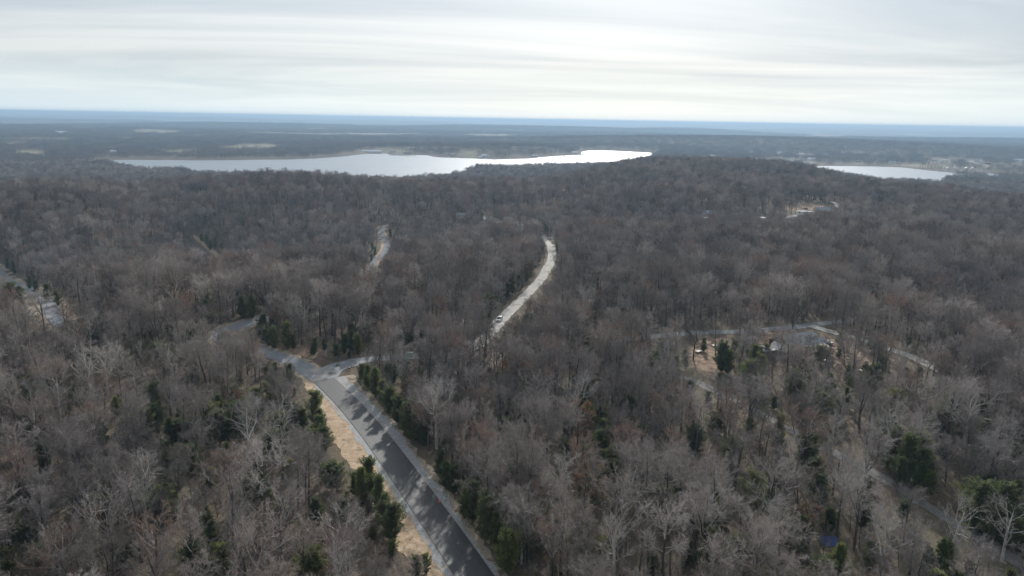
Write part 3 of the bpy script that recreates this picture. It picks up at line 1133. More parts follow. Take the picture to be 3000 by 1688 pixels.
def signed_side(x, y, line):
    """offset right of travel from the nearest sample"""
    nv = normals2(line)
    i = np.argmin((x[:, None] - line[None, ::3, 0]) ** 2 + (y[:, None] - line[None, ::3, 1]) ** 2, 1) * 3
    return (x - line[i, 0]) * nv[i, 0] + (y - line[i, 1]) * nv[i, 1]


def grid(s, x0, x1, y0, y1, jit=0.42):
    gx, gy = np.meshgrid(np.arange(x0, x1, s), np.arange(y0, y1, s * 0.87))
    gx = gx + (np.arange(gx.shape[0]) % 2)[:, None] * s / 2
    x = gx.ravel() + rngT.uniform(-jit, jit, gx.size) * s
    y = gy.ravel() + rngT.uniform(-jit, jit, gx.size) * s
    return x, y


def in_fan(x, y, deg=40, pad=45):
    r = np.hypot(x, y)
    az = np.abs(np.degrees(np.arctan2(x, y + pad)))
    return (az < deg) & (y > 70)


# ------------------------------------------------------------------ buildings: where they stand (pixel of the base, size, turn, colours, label)
HOUSES = [
    # px, py, length, width, wall height, turn (deg), wall, roof, label
    (1089, 447, 72, 14, 5.0, 8, 'white', 'white_roof', "long low white-roofed boathouse on the far lake shore"),
    (1150, 448, 22, 10, 4.0, -5, 'white', 'grey_roof', "small pale boathouse just right of the long white boathouse"),
    (1195, 450, 26, 10, 3.5, 0, 'cream', 'grey_roof', "grey-roofed lodge on the far shore above the docks"),
    (1418, 459, 18, 11, 4.5, 12, 'white', 'white_roof', "white lake house among trees on the wooded point"),
    (1408, 463, 11, 7, 3, 0, 'white', 'white_roof', "little white boat shed at the water below the lake house"),
    (1567, 460, 20, 10, 4.2, -8, 'cream', 'white_roof', "white-roofed lake house at middle of the wooded point"),
    (1683, 450, 20, 12, 4.5, 10, 'white', 'white_roof', "white lake house at the tip of the wooded point"),
    (1326, 455, 14, 9, 4, 20, 'cream', 'grey_roof', "pale cottage at the left end of the wooded point"),
    (2226, 471, 40, 12, 6.5, 5, 'white', 'white_roof', "largest white hall left of the right-hand bay"),
    (2246, 472, 16, 9, 5, 5, 'white', 'white_roof', "small bright white shed beside the largest white hall"),
    (2314, 474, 26, 10, 4, -5, 'cream', 'white_roof', "white-roofed store between the white halls left of the bay"),
    (2354, 471, 20, 10, 4, 0, 'cream', 'grey_roof', "grey-roofed house left of the tall pale lodge"),
    (2376, 471, 24, 14, 7, 15, 'white', 'white_roof', "tall pale lodge standing just above the bay's left tip"),
    (2347, 453, 16, 9, 4, 0, 'white', 'white_roof', "lone white house uphill behind the pale lodge"),
    (2366, 455, 14, 8, 4, 0, 'cream', 'red_roof', "rust-roofed house uphill behind the pale lodge"),
    (2285, 449, 10, 8, 4, 0, 'white', 'white_roof', "tiny white cabin high in the hazy woods"),
    (2514, 476, 18, 10, 4, 8, 'cream', 'grey_roof', "grey-roofed house alone in trees behind the bay"),
    (2614, 481, 22, 13, 7, -15, 'white', 'grey_roof', "large cream gabled house on the bay's far shore"),
    (2632, 482, 18, 12, 6.5, 70, 'cream', 'grey_roof', "gabled wing house right beside the large cream house"),
    (2736, 473, 16, 10, 4, 0, 'cream', 'grey_roof', "leftmost house of the back row behind the bay"),
    (2768, 472, 18, 10, 4, 12, 'white', 'white_roof', "second house of the back row behind the bay"),
    (2840, 478, 18, 11, 5, -10, 'white', 'white_roof', "bright white house of the back row near the bare field"),
    (2860, 475, 14, 9, 4, 0, 'cream', 'grey_roof', "low grey house touching the bright white back-row house"),
    (2876, 480, 22, 11, 5, 5, 'white', 'grey_roof', "wide pale house at middle of the village"),
    (2894, 482, 20, 12, 6, -5, 'brick', 'red_roof', "red-roofed house at the village centre"),
    (2777, 497, 14, 10, 5.5, 80, 'white', 'grey_roof', "first gabled cottage in the waterside row"),
    (2797, 497, 15, 10, 6, 75, 'white', 'blue_roof', "second gabled cottage in the waterside row, bluish roof"),
    (2831, 499, 16, 11, 6.5, 80, 'cream', 'blue_roof', "third gabled cottage in the waterside row, bluish roof"),
    (2850, 499, 14, 10, 6, 78, 'white', 'blue_roof', "last gabled cottage in the waterside row"),
    (2990, 473, 60, 16, 5, -6, 'white', 'white_roof', "long white shed at the right edge of the village"),
    (2085, 459, 12, 8, 4, 0, 'brick', 'white_roof', "little red and white house above the ridge trees"),
    (332, 446, 16, 10, 4.5, 0, 'white', 'white_roof', "white farmhouse in dark trees behind the lake's left end"),
    (200, 484, 20, 9, 4, 10, 'cream', 'white_roof', "pale farm shed among trees left of the lake"),
    (180, 391, 60, 20, 8, 0, 'white', 'white_roof', "white farm buildings far out on the left plain"),
    (1462, 496, 18, 10, 4, 5, 'cream', 'grey_roof', "grey-roofed house half hidden on the near lake shore"),
    (1640, 508, 22, 9, 4, 0, 'cream', 'white_roof', "pale roof peeping from trees near the shore"),
]
NEAR_HOUSES = [
    (2413, 625, 17, 10, 3.2, 14, 'cream', 'grey_roof', "grey-roofed house at the clearing on the far hill"),
    (2358, 628, 15, 3.6, 2.8, -4, 'white', 'white_roof', "long white mobile home left of the hill clearing house"),
    (2062, 630, 14, 6, 3.0, 6, 'white', 'blue_roof', "pale blue-roofed cabin in the woods left of the clearing"),
    (2064, 646, 12, 3.6, 2.8, 12, 'white', 'white_roof', "white mobile home below the blue-roofed cabin"),
    (2233, 646, 12, 3.6, 2.8, -8, 'white', 'white_roof', "white mobile home half hidden by the hill lane"),
    (1415, 650, 14, 8, 3.2, 20, 'white', 'blue_roof', "blue-roofed house in trees above the gravel road"),
    (1505, 660, 11, 3.6, 2.8, -10, 'white', 'white_roof', "white camper right of the blue-roofed house"),
    (1462, 661, 10, 6, 2.8, 5, 'brick', 'white_roof', "small red-walled cabin between the blue-roofed house and camper"),
    (1353, 637, 13, 6, 3, 0, 'cream', 'grey_roof', "grey cabin left of the pale green pines"),
    (1532, 668, 9, 3.2, 2.7, 8, 'white', 'white_roof', "short white trailer nearest the gravel road's top"),
]
HOUSE_P = at([(h_[0], h_[1]) for h_ in HOUSES], tmax=12000)
NEAR_P = at([(h_[0], h_[1]) for h_ in NEAR_HOUSES])

# hand-placed: pale-barked trees, cedars and pines seen in the photograph (pixel of the crown's middle, height)
PALE = [(724, 1265, 15, 1), (706, 1390, 14, 2), (1010, 1590, 14, 0), (1530, 1560, 14, 2), (1648, 1420, 15, 2), (2610, 1245, 15, 0), (2440, 1290, 14, 2), (2480, 1420, 15, 1),
        (2270, 1560, 15, 0), (2590, 1610, 14, 1), (2800, 1560, 14, 0), (150, 770, 17, 1), (466, 815, 17, 1), (2231, 715, 16, 1), (2600, 690, 16, 1), (2881, 810, 15, 0), (260, 1560, 14, 0),
        (150, 1640, 13, 2), (2080, 1430, 14, 0), (1800, 1640, 13, 1), (2950, 1560, 13, 0), (700, 1600, 13, 1), (420, 1420, 14, 1), (1850, 1420, 14, 0), (2700, 1180, 14, 1),
        (310, 1090, 15, 1), (2640, 1060, 14, 2), (1560, 1240, 14, 1), (1130, 560, 16, 0), (1880, 640, 16, 1)]
CEDAR = [(1058, 1085, 7), (1078, 1102, 8), (1100, 1125, 8.5), (1122, 1150, 7), (1143, 1168, 9), (1167, 1196, 10), (1185, 1222, 9), (1200, 1240, 9), (1225, 1252, 9.5), (1240, 1262, 8.5),
         (772, 955, 8), (786, 985, 7), (802, 994, 7), (840, 985, 9), (860, 1000, 6), (1031, 996, 9), (1008, 1008, 7), (1050, 1010, 7), (1081, 968, 9), (920, 1012, 6), (1435, 903, 10), (1412, 925, 9), (1455, 885, 8),
         (806, 1080, 6), (848, 1095, 8), (922, 1205, 8), (938, 1250, 9), (950, 1282, 8), (935, 1228, 8), (1080, 1395, 9), (1090, 1425, 8), (1110, 1450, 9.5), (1128, 1490, 9), (1148, 1528, 9), (1060, 1430, 8), (1040, 1415, 7),
         (1219, 1672, 5.5), (1248, 1652, 4), (427, 1246, 9), (455, 1235, 8), (497, 1258, 9), (605, 1235, 9), (644, 1258, 8), (699, 1242, 10), (720, 1225, 9), (835, 1222, 9), (820, 1250, 8), (229, 1172, 8), (784, 1312, 9), (800, 1330, 8), (560, 1290, 8),
         (1308, 1388, 8), (1330, 1405, 7), (1363, 1462, 9), (1385, 1480, 8), (1421, 1512, 9), (1440, 1535, 9), (1455, 1555, 8), (1491, 1625, 9), (1480, 1600, 8), (1402, 1352, 8), (1290, 1365, 6),
         (2117, 1050, 10), (2135, 1062, 9), (2210, 1060, 12), (2185, 1085, 10), (2199, 1112, 10), (2225, 1085, 9), (2377, 1090, 10), (2331, 1142, 9), (2424, 1150, 10), (2408, 1190, 9), (2451, 1195, 9), (2440, 1175, 9), (2482, 1160, 8), (2395, 1175, 8),
         (2781, 1210, 9), (2828, 1208, 9), (2805, 1225, 8), (2754, 1258, 9), (2618, 1320, 11), (2657, 1352, 11), (2700, 1368, 10), (2640, 1375, 10), (2690, 1330, 9), (2580, 1275, 9), (2381, 1300, 9), (2360, 1330, 8),
         (2206, 1450, 9), (2212, 1480, 8), (2318, 1550, 8), (2873, 1500, 10), (2905, 1520, 10), (2932, 1495, 10), (2951, 1530, 10), (2985, 1480, 9), (2975, 1560, 9), (2458, 1652, 8), (2330, 1150, 8), (2850, 1470, 9), (2890, 1450, 8), (2920, 1400, 9), (2970, 1350, 9),
         (268, 500, 10), (625, 772, 8), (668, 760, 8), (380, 848, 9), (772, 850, 10), (606, 905, 9), (590, 915, 8), (575, 922, 7), (772, 870, 10), (738, 903, 9), (16, 845, 9), (35, 858, 8), (60, 868, 7), (136, 855, 8), (167, 868, 8), (105, 842, 8), (85, 830, 8), (20, 770, 9), (40, 785, 9),
         (630, 710, 10), (605, 702, 10), (650, 726, 9), (615, 718, 9), (590, 694, 9), (1144, 682, 9), (1160, 695, 8), (1190, 690, 8), (1097, 736, 9), (1088, 752, 8), (1092, 720, 8), (1598, 658, 11), (1610, 670, 10), (1586, 668, 10), (1575, 660, 9), (1586, 733, 9), (1577, 752, 9), (1590, 720, 8),
         (1520, 815, 9), (1543, 800, 9), (1500, 835, 9), (1486, 850, 8), (1637, 729, 8), (1440, 880, 9), (1425, 905, 8), (2136, 562, 11), (2182, 566, 11), (2150, 572, 10), (1850, 520, 11), (1900, 515, 11), (1830, 525, 10), (1925, 520, 10),
         (950, 1010, 5), (60, 1440, 8), (40, 1560, 8), (110, 1650, 8), (470, 1500, 8), (560, 1620, 8), (620, 1560, 8), (900, 1640, 7), (2530, 1500, 8), (1760, 1290, 8), (2040, 1290, 7), (2560, 1120, 8), (2110, 1235, 8), (2130, 1500, 7)]
PINE = [(748, 1410, 10), (730, 1440, 9), (770, 1440, 8), (1167, 686, 12), (1396, 632, 14), (1410, 640, 12), (1704, 1655, 8), (1623, 1590, 9), (2078, 1632, 9), (2695, 1408, 9), (2720, 1425, 8), (2760, 1640, 8), (2535, 1095, 8), (1500, 1370, 7), (890, 830, 9),
        (1700, 1060, 6), (2880, 1330, 9), (2960, 1290, 9), (2490, 1140, 7), (1415, 1350, 8), (300, 1280, 8), (1860, 555, 12)]


# things the photograph shows through a gap in the trees: (pixel, radius in pixels)
SEEN = []


def seen_line(px, r, k=0.02):
    px = np.asarray(px, float)
    for i in range(len(px) - 1):
        n = max(2, int(np.linalg.norm(px[i + 1] - px[i]) / 8))
        for t in np.linspace(0, 1, n, endpoint=False):
            SEEN.append((*(px[i] * (1 - t) + px[i + 1] * t), r, k))


seen_line([(785, 1030), (850, 1060), (920, 1090), (960, 1120), (1060, 1220), (1180, 1390), (1290, 1550), (1380, 1680)], 9)
seen_line([(900, 1085), (985, 1068), (1060, 1056)], 7)
seen_line([(650, 980), (700, 958), (745, 942)], 7)
seen_line([(1420, 1000), (1440, 970), (1452, 955)], 5, 0.45)
seen_line([(1468, 938), (1512, 895)], 6, 0.25)
seen_line([(1462, 940), (1468, 936)], 9)
seen_line([(1512, 895), (1560, 846), (1594, 805), (1616, 760), (1613, 722), (1596, 700)], 7)
seen_line([(1596, 698), (1615, 697)], 4)
seen_line([(1094, 772), (1110, 758), (1130, 735), (1134, 712), (1120, 692), (1112, 676), (1125, 667)], 7)
seen_line([(0, 800), (55, 838), (105, 874)], 9)
seen_line([(0, 818), (40, 846), (80, 874)], 5, 0.3)
seen_line([(574, 698), (621, 736), (648, 762), (652, 780), (637, 802)], 5)
seen_line([(1930, 985), (2016, 977), (2133, 973)], 3)
seen_line([(2358, 955), (2430, 946)], 4)
seen_line([(2630, 1034), (2680, 1052)], 5)
seen_line([(2036, 1118), (2075, 1130)], 7)
seen_line([(2240, 990), (2290, 985), (2340, 985), (2400, 985)], 13)
seen_line([(2400, 596), (2350, 610), (2400, 612), (2440, 606)], 9)
seen_line([(2300, 634), (2340, 628)], 4)
seen_line([(2405, 1572), (2440, 1576)], 5, 0.65)
seen_line([(942, 1020), (960, 1050)], 8)
seen_line([(905, 1150), (950, 1220), (985, 1290), (1020, 1340), (1090, 1440)], 10, 0.05)
seen_line([(1180, 1560), (1240, 1640), (1280, 1688)], 8, 0.05)
seen_line([(1040, 1100), (1080, 1150), (1140, 1230), (1210, 1310), (1270, 1400), (1310, 1450), (1390, 1560)], 6, 0.1)
seen_line([(2390, 1300), (2485, 1343), (2637, 1431), (2737, 1497), (2873, 1582), (2970, 1630)], 6, 0.1)
for yy in (1005, 1030, 1055, 1085):
    seen_line([(2030, yy), (2100, yy)], 5, 0.25)
for yy in (1015, 1035):
    seen_line([(2430, yy), (2570, yy + 5)], 4, 0.35)
seen_line([(2090, 1142), (2200, 1200), (2330, 1270)], 4, 0.5)
for yy in (1075, 1105, 1135, 1165, 1190):
    seen_line([(300, yy + 12), (470, yy), (620, yy - 18)], 6, 0.72)
for c_ in CEDAR + PINE:
    if c_[1] > 1000:
        SEEN.append((c_[0], c_[1] - 4, 6, 0.5))
for c_ in PALE:
    if c_[1] > 1000:
        SEEN.append((c_[0], c_[1] - 30, 8, 0.7))
seen_line([(1195, 1035), (1210, 1040)], 5)
for h_ in NEAR_HOUSES:
    w_ = 9 if h_[1] > 600 and h_[0] > 2300 else 3
    SEEN.append((h_[0], h_[1] - w_, w_ * 0.5, 0.1))
SEEN = np.array(SEEN)
SEEN_P = at(SEEN[:, :2])
SEEN_D = np.hypot(SEEN_P[:, 0], SEEN_P[:, 1])


def hides(x, y, z, h, w, keep=0.0, rng=rngT, spots=None, spot_d=None):
    """trees that would stand in front of something the photograph shows"""
    r = np.hypot(x, y)
    bx, by, dep = project(np.stack([x, y, z], 1))
    tx, ty, _ = project(np.stack([x, y, z + h], 1))
    wpx = w * FPX / np.maximum(dep, 1)
    out = np.zeros(len(x), bool)
    dice = rng.random(len(x))
    for (px, py, pr, pk), sd in zip(SEEN if spots is None else spots, SEEN_D if spots is None else spot_d):
        hit = (r < sd + 2) & (np.abs(bx - px) < wpx * 0.75 + pr * 0.6) & (py > ty - pr * 0.3) & (py < by + pr * 0.4)
        out |= hit & (dice >= pk)
    return out


def plant_ok(x, y, margin=0.0):
    r = np.hypot(x, y)
    ok = in_fan(x, y)
    for line, w in ROADS:
        lo = line.min(0) - 20
        hi = line.max(0) + 20
        m = (x > lo[0]) & (x < hi[0]) & (y > lo[1]) & (y < hi[1]) & ok
        if not m.any():
            continue
        d = line_dist(x[m], y[m], line)
        if line is MAIN:
            s = signed_side(x[m], y[m], line)
            bad = np.where(s > 0, d < 10.8 + margin, d < 8.3 + margin)
        else:
            bad = d < w + margin
        ok[np.where(m)[0][bad]] = False
    return ok


trees = {k: [] for k in ('bare_tree', 'pale_tree', 'cedar_tree', 'pine_tree', 'russet_oak', 'sapling', 'brush')}


def add_trees(kind, x, y, scale, variant=None, wide=None):
    n = len(x)
    z = height(x, y) - 0.15
    va = rngT.integers(0, len(KINDS[kind]), n) if variant is None else variant
    wd = rngT.uniform(0.88, 1.15, n) if wide is None else wide
    trees[kind].append(np.stack([x, y, z, scale, scale * wd, rngT.uniform(0, 6.283, n), va], 1))


def hand_place(kind, items, keep_variant=False):
    P, S, Vv = [], [], []
    for it in items:
        Hk = KINDS[kind][0][2]
        p = at([(it[0], it[1])], lift=it[2] * 0.48)[0]
        P.append(p)
        vv = it[3] if len(it) > 3 else int(rngT.integers(0, len(KINDS[kind])))
        Vv.append(vv)
        S.append(it[2] / KINDS[kind][vv][2])
    P = np.array(P)
    S = np.array(S) * (1.0 * rngT.uniform(0.8, 1.2, len(S)) if kind == 'cedar_tree' else 1.0)
    add_trees(kind, P[:, 0], P[:, 1], np.array(S), np.array(Vv))
    return P


BARE = [(700, 1035, 14), (680, 1012, 13), (662, 1030, 15), (722, 1048, 13), (745, 1062, 13), (640, 1020, 15), (600, 1010, 16), (760, 1085, 13), (690, 1065, 14), (650, 1060, 15), (1150, 1060, 13), (1190, 1075, 14),
        (1120, 1040, 12), (1230, 1050, 14), (1275, 1060, 14), (1320, 1040, 15), (1370, 1030, 14), (1405, 1010, 13), (1440, 1000, 12), (790, 1125, 12), (820, 1150, 12), (850, 1180, 12), (2290, 1000, 14), (2375, 1035, 13),
        (1980, 985, 15), (2035, 1000, 14), (2100, 990, 14), (1950, 1010, 15), (2480, 1020, 14), (2560, 1040, 14), (2420, 1060, 13)]
bare_P = hand_place('bare_tree', BARE)
# a taller edge of wood along the right side of the new road
i_ = np.arange(26, len(MAIN) - 6, 2)
off_ = rngT.uniform(9.8, 14.5, len(i_))
P_ = MAIN[i_] - normals2(MAIN)[i_] * off_[:, None] + rngT.normal(scale=0.8, size=(len(i_), 2))
P_ = P_[rngT.random(len(i_)) < 0.97]
add_trees('bare_tree', P_[:, 0], P_[:, 1], rngT.uniform(0.75, 1.03, len(P_)))
pale_P = hand_place('pale_tree', PALE)
cedar_P = hand_place('cedar_tree', CEDAR)
pine_P = hand_place('pine_tree', PINE)
placed = np.vstack([pale_P[:, :2], cedar_P[:, :2], pine_P[:, :2]])


def near_placed(x, y, d):
    out = np.zeros(len(x), bool)
    for p in placed:
        out |= (x - p[0]) ** 2 + (y - p[1]) ** 2 < d * d
    return out


def clear_prob(x, y):
    """how open the wood is: clearings, and a knoll where the floor shows between the trunks"""
    c = ellipse_mask(x, y, CLEARINGS, 0.3, 14)
    return c


# canopy
x, y = grid(6.6, -1350, 1350, 70, 2080)
rr_ = np.hypot(x, y)
sd = lake_sdf(x, y)
keep = in_fan(x, y) & (sd > 6) & (rr_ < 2050)
x, y = x[keep], y[keep]
dens = 0.86 + 0.40 * fbm(x / 38, y / 38, 61, 3) + 0.12 * (np.hypot(x, y) < 300)
dens = dens * (1 - 0.92 * clear_prob(x, y)) * (1 - 0.8 * (np.exp(-((x + 88) / 45) ** 2 - ((y - 200) / 22) ** 2) * 0.75))
keep = (rngT.random(len(x)) < dens) & plant_ok(x, y) & ~near_placed(x, y, 2.3)
x, y = x[keep], y[keep]
z = height(x, y)
h = rngT.uniform(0.72, 1.2, len(x)) * (1 + 0.22 * fbm(x / 70, y / 70, 71, 2))
keep = ~hides(x, y, z, h * 16, 4.0, 0.02)
x, y, h = x[keep], y[keep], h[keep]
q = rngT.random(len(x))
rus = q < 0.035
cedr = (q > 0.035) & (q < 0.05 + 0.05 * sstep(0.1, 0.5, fbm(x / 60, y / 60, 81, 2)))
pal = (q > 0.975)
rest = ~(rus | cedr | pal)
add_trees('bare_tree', x[rest], y[rest], h[rest])
add_trees('russet_oak', x[rus], y[rus], h[rus])
add_trees('cedar_tree', x[cedr], y[cedr], h[cedr] * rngT.uniform(0.6, 1.05, cedr.sum()))
add_trees('pale_tree', x[pal], y[pal], h[pal] * 0.92)
# understorey
x, y = grid(4.7, -420, 420, 75, 520)
keep = (np.hypot(x, y) < 520) & in_fan(x, y) & (rngT.random(len(x)) < 0.75 * (1 - 0.75 * clear_prob(x, y)))
x, y = x[keep], y[keep]
keep = plant_ok(x, y, -0.8)
x, y = x[keep], y[keep]
h = rngT.uniform(0.55, 1.35, len(x))
keep = ~hides(x, y, height(x, y), h * 7, 2.0, 0.05)
add_trees('sapling', x[keep], y[keep], h[keep])
x, y = grid(6.0, -260, 260, 75, 300)
keep = in_fan(x, y) & (np.hypot(x, y) < 300) & (rngT.random(len(x)) < 0.28 + 0.6 * sstep(-0.05, 0.4, fbm(x / 28, y / 28, 97, 2)) * (1 - sstep(170, 260, np.hypot(x, y))))
x, y = x[keep], y[keep]
keep = plant_ok(x, y, -1.0)
x, y = x[keep], y[keep]
h = rngT.uniform(0.25, 0.8, len(x))
keep = ~hides(x, y, height(x, y), h * 9, 1.8)
add_trees('cedar_tree', x[keep], y[keep], h[keep], None, rngT.uniform(1.0, 1.6, keep.sum()))
x, y = grid(3.6, -300, 300, 75, 340)
keep = (np.hypot(x, y) < 340) & in_fan(x, y) & (rngT.random(len(x)) < 0.75)
x, y = x[keep], y[keep]
keep = plant_ok(x, y, -2.2)
x, y = x[keep], y[keep]
h = rngT.uniform(0.35, 1.1, len(x))
keep = ~hides(x, y, height(x, y), h * 2.2, 1.2, 0.1)
add_trees('brush', x[keep], y[keep], h[keep])

for k in trees:
    trees[k] = np.concatenate(trees[k]) if trees[k] else np.zeros((0, 7))

# ------------------------------------------------------------------ forest objects: the largest as individuals, the rest as one mass per kind
_unlinked = {}


def instancer(name, meshes, data, **props):
    """one object whose geometry nodes set a tree mesh on every point"""
    coll = bpy.data.collections.new(name + "_shapes")
    for i, me in enumerate(meshes):
        o = bpy.data.objects.new(f"{name}_shape.{i:03d}", me)
        coll.objects.link(o)
    me = bpy.data.meshes.new(name)
    n = len(data)
    me.vertices.add(n)
    me.vertices.foreach_set('co', data[:, :3].astype(np.float32).ravel())
    a = me.attributes.new('tree_scale', 'FLOAT_VECTOR', 'POINT')
    a.data.foreach_set('vector', np.stack([data[:, 4], data[:, 4], data[:, 3]], 1).astype(np.float32).ravel())
    a = me.attributes.new('tree_turn', 'FLOAT_VECTOR', 'POINT')
    tilt = np.random.default_rng(n).normal(scale=0.035, size=(n, 2))
    a.data.foreach_set('vector', np.concatenate([tilt, data[:, 5:6]], 1).astype(np.float32).ravel())
    a = me.attributes.new('tree_shape', 'INT', 'POINT')
    a.data.foreach_set('value', data[:, 6].astype(np.int32))
    o = link(name, me, kind="stuff", **props)
    ng = bpy.data.node_groups.new(name + "_nodes", 'GeometryNodeTree')
    ng.interface.new_socket("Geometry", in_out='INPUT', socket_type='NodeSocketGeometry')
    ng.interface.new_socket("Geometry", in_out='OUTPUT', socket_type='NodeSocketGeometry')
    N, L = ng.nodes.new, ng.links.new
    gi, go = N('NodeGroupInput'), N('NodeGroupOutput')
    iop = N('GeometryNodeInstanceOnPoints')
    ci = N('GeometryNodeCollectionInfo')
    ci.inputs['Collection'].default_value = coll
    ci.inputs['Separate Children'].default_value = True
    ci.inputs['Reset Children'].default_value = True
    L(gi.outputs[0], iop.inputs['Points'])
    L(ci.outputs[0], iop.inputs['Instance'])
    iop.inputs['Pick Instance'].default_value = True

    def named(nm, ty):
        a_ = N('GeometryNodeInputNamedAttribute')
        a_.data_type = ty
        a_.inputs['Name'].default_value = nm
        return a_.outputs['Attribute']
    L(named('tree_shape', 'INT'), iop.inputs['Instance Index'])
    L(named('tree_turn', 'FLOAT_VECTOR'), iop.inputs['Rotation'])
    L(named('tree_scale', 'FLOAT_VECTOR'), iop.inputs['Scale'])
    L(iop.outputs[0], go.inputs[0])
    mod = o.modifiers.new("planting", 'NODES')
    mod.node_group = ng
    return o


ORD = ['', 'first', 'second', 'third', 'fourth', 'fifth', 'sixth', 'seventh', 'eighth', 'ninth', 'tenth', 'eleventh', 'twelfth', 'thirteenth', 'fourteenth', 'fifteenth', 'sixteenth',
       'seventeenth', 'eighteenth', 'nineteenth', 'twentieth', 'twenty-first', 'twenty-second', 'twenty-third', 'twenty-fourth', 'twenty-fifth', 'twenty-sixth', 'twenty-seventh',
       'twenty-eighth', 'twenty-ninth', 'thirtieth', 'thirty-first', 'thirty-second', 'thirty-third', 'thirty-fourth', 'thirty-fifth']


def individuals(kind, count, phrase, category, group, rows):
    """the trees of a kind that show largest, each as an object with its parts; returns the rest"""
    D = trees[kind]
    Hk = np.array([KINDS[kind][int(v)][2] for v in D[:, 6]])
    midp = D[:, :3] + np.stack([0 * Hk, 0 * Hk, Hk * D[:, 3] * 0.5], 1)
    px, py, dep = project(midp)
    inside = (px > 15) & (px < 2985) & (py > 20) & (py < 1675)
    size = np.where(inside, Hk * D[:, 3] / np.maximum(dep, 1), -1)
    order = np.argsort(-size)[:count]
    order = order[size[order] > 0]
    sel = np.zeros(len(D), bool)
    sel[order] = True
    side = np.where(signed_side(D[order, 0], D[order, 1], np.vstack([OLD[::-1][:-1], MAIN])) > 0, 0, 1)
    for sd_ in (0, 1):
        ids = order[side == sd_]
        if not len(ids):
            continue
        ids = ids[np.argsort(-py[ids])]
        nrow = min(rows, max(1, int(round(len(ids) / 14.0))))
        for ri, row in enumerate(np.array_split(ids, nrow)):
            row = row[np.argsort(px[row])]
            where = "left of the asphalt road" if sd_ == 0 else "right of the asphalt road"
            for ti, i in enumerate(row):
                x_, y_, z_, sc_, wd_, rot, va = D[i]
                rname = "frontmost row" if ri == 0 else f"{ORD[ri + 1]} row back"
                o = thing(kind, f"{phrase}, {ORD[ti + 1]} from left in {rname} {where}", category, (x_, y_, z_), rot, group)
                o.scale = (wd_, wd_, sc_)
                for nm, me in KINDS[kind][int(va)][0]:
                    link(nm, me, o)
    return D[~sel]


rest_bare = individuals('bare_tree', 290, "leafless grey tree", "tree", "leafless trees nearest the camera", 12)
rest_pale = individuals('pale_tree', 40, "pale-barked leafless tree", "tree", "pale-barked trees among the woods", 4)
rest_cedar = individuals('cedar_tree', 230, "dark green cedar", "tree", "cedars among the bare woods", 8)
rest_pine = individuals('pine_tree', 22, "bright green young pine", "tree", "young pines among the bare woods", 2)
rest_rus = individuals('russet_oak', 40, "oak holding russet leaves", "tree", "oaks still holding russet leaves", 4)
rest_sap = individuals('sapling', 120, "thin leafless sapling", "tree", "thin saplings under the trees", 8)

shapes = lambda k: [t[1] for t in KINDS[k]]
for nm, k, data, lab in (("bare_forest", 'bare_tree', rest_bare, "leafless grey hardwood forest covering the hills to the lake"),
                         ("pale_forest_trees", 'pale_tree', rest_pale, "scattered pale-barked trees deep in the forest"),
                         ("cedar_forest_trees", 'cedar_tree', rest_cedar, "scattered dark green cedars deep in the forest"),
                         ("russet_forest_trees", 'russet_oak', rest_rus, "scattered russet-leaved oaks deep in the forest"),
                         ("sapling_thicket", 'sapling', rest_sap, "thin leafless saplings growing under the forest canopy"),
                         ("undergrowth", 'brush', trees['brush'], "low twiggy brush on the forest floor")):
    if len(data):
        instancer(nm, shapes(k), data, label=lab, category="forest" if k != 'brush' else "undergrowth")

# far woods beyond the ridge: clumps
x, y = grid(29, -5200, 5200, 1500, 6300, 0.4)
r_ = np.hypot(x, y)
sd = lake_sdf(x, y)
past = pasture(x, y)
keep = (np.abs(np.degrees(np.arctan2(x, y))) < 41) & (r_ > 2030) & (r_ < 6200) & (sd > 24) & (rngT.random(len(x)) < (1 - 0.97 * past) * 0.97)
x, y, r_ = x[keep], y[keep], r_[keep]
n = len(x)
ev = sstep(0.15, 0.5, fbm(x / 330, y / 330, 44, 2))
va = np.where(rngT.random(n) < 0.04 + 0.55 * ev, 4, rngT.integers(0, 4, n))
s_ = rngT.uniform(0.8, 1.1, n)
town = ((x > 900) & (y < 3300) & (r_ < 3700))
keep = ~(town & (rngT.random(n) < 0.35))
FAR_SEEN = np.array([(h_[0] + k_, h_[1] - 2.5, 3.0, 0.0) for h_ in HOUSES for k_ in (-3, 3)])
FAR_D = np.repeat(np.hypot(HOUSE_P[:, 0], HOUSE_P[:, 1]), 2)
keep &= ~hides(x, y, height(x, y), 15 * s_, 17 * s_, 0.0, rngT, FAR_SEEN, FAR_D + 8)
near_part = np.stack([x, y, height(x, y), s_, s_, rngT.uniform(0, 6.28, n), va], 1)[keep]
x, y = grid(44, -6800, 6800, 3500, 9800, 0.4)
r_ = np.hypot(x, y)
keep = (np.abs(np.degrees(np.arctan2(x, y))) < 40) & (r_ > 6190) & (r_ < 9600) & (rngT.random(len(x)) < (1 - 0.97 * pasture(x, y)))
x, y = x[keep], y[keep]
n = len(x)
ev = sstep(0.15, 0.5, fbm(x / 330, y / 330, 44, 2))
va = np.where(rngT.random(n) < 0.04 + 0.55 * ev, 4, rngT.integers(0, 4, n))
s_ = rngT.uniform(0.85, 1.2, n)
far_part = np.stack([x, y, height(x, y) - 1, s_, s_ * 1.45, rngT.uniform(0, 6.28, n), va], 1)
instancer("far_woods", CLUMPS, np.vstack([near_part, far_part]),
          label="hazy blue woods covering the far shore and plain", category="forest")

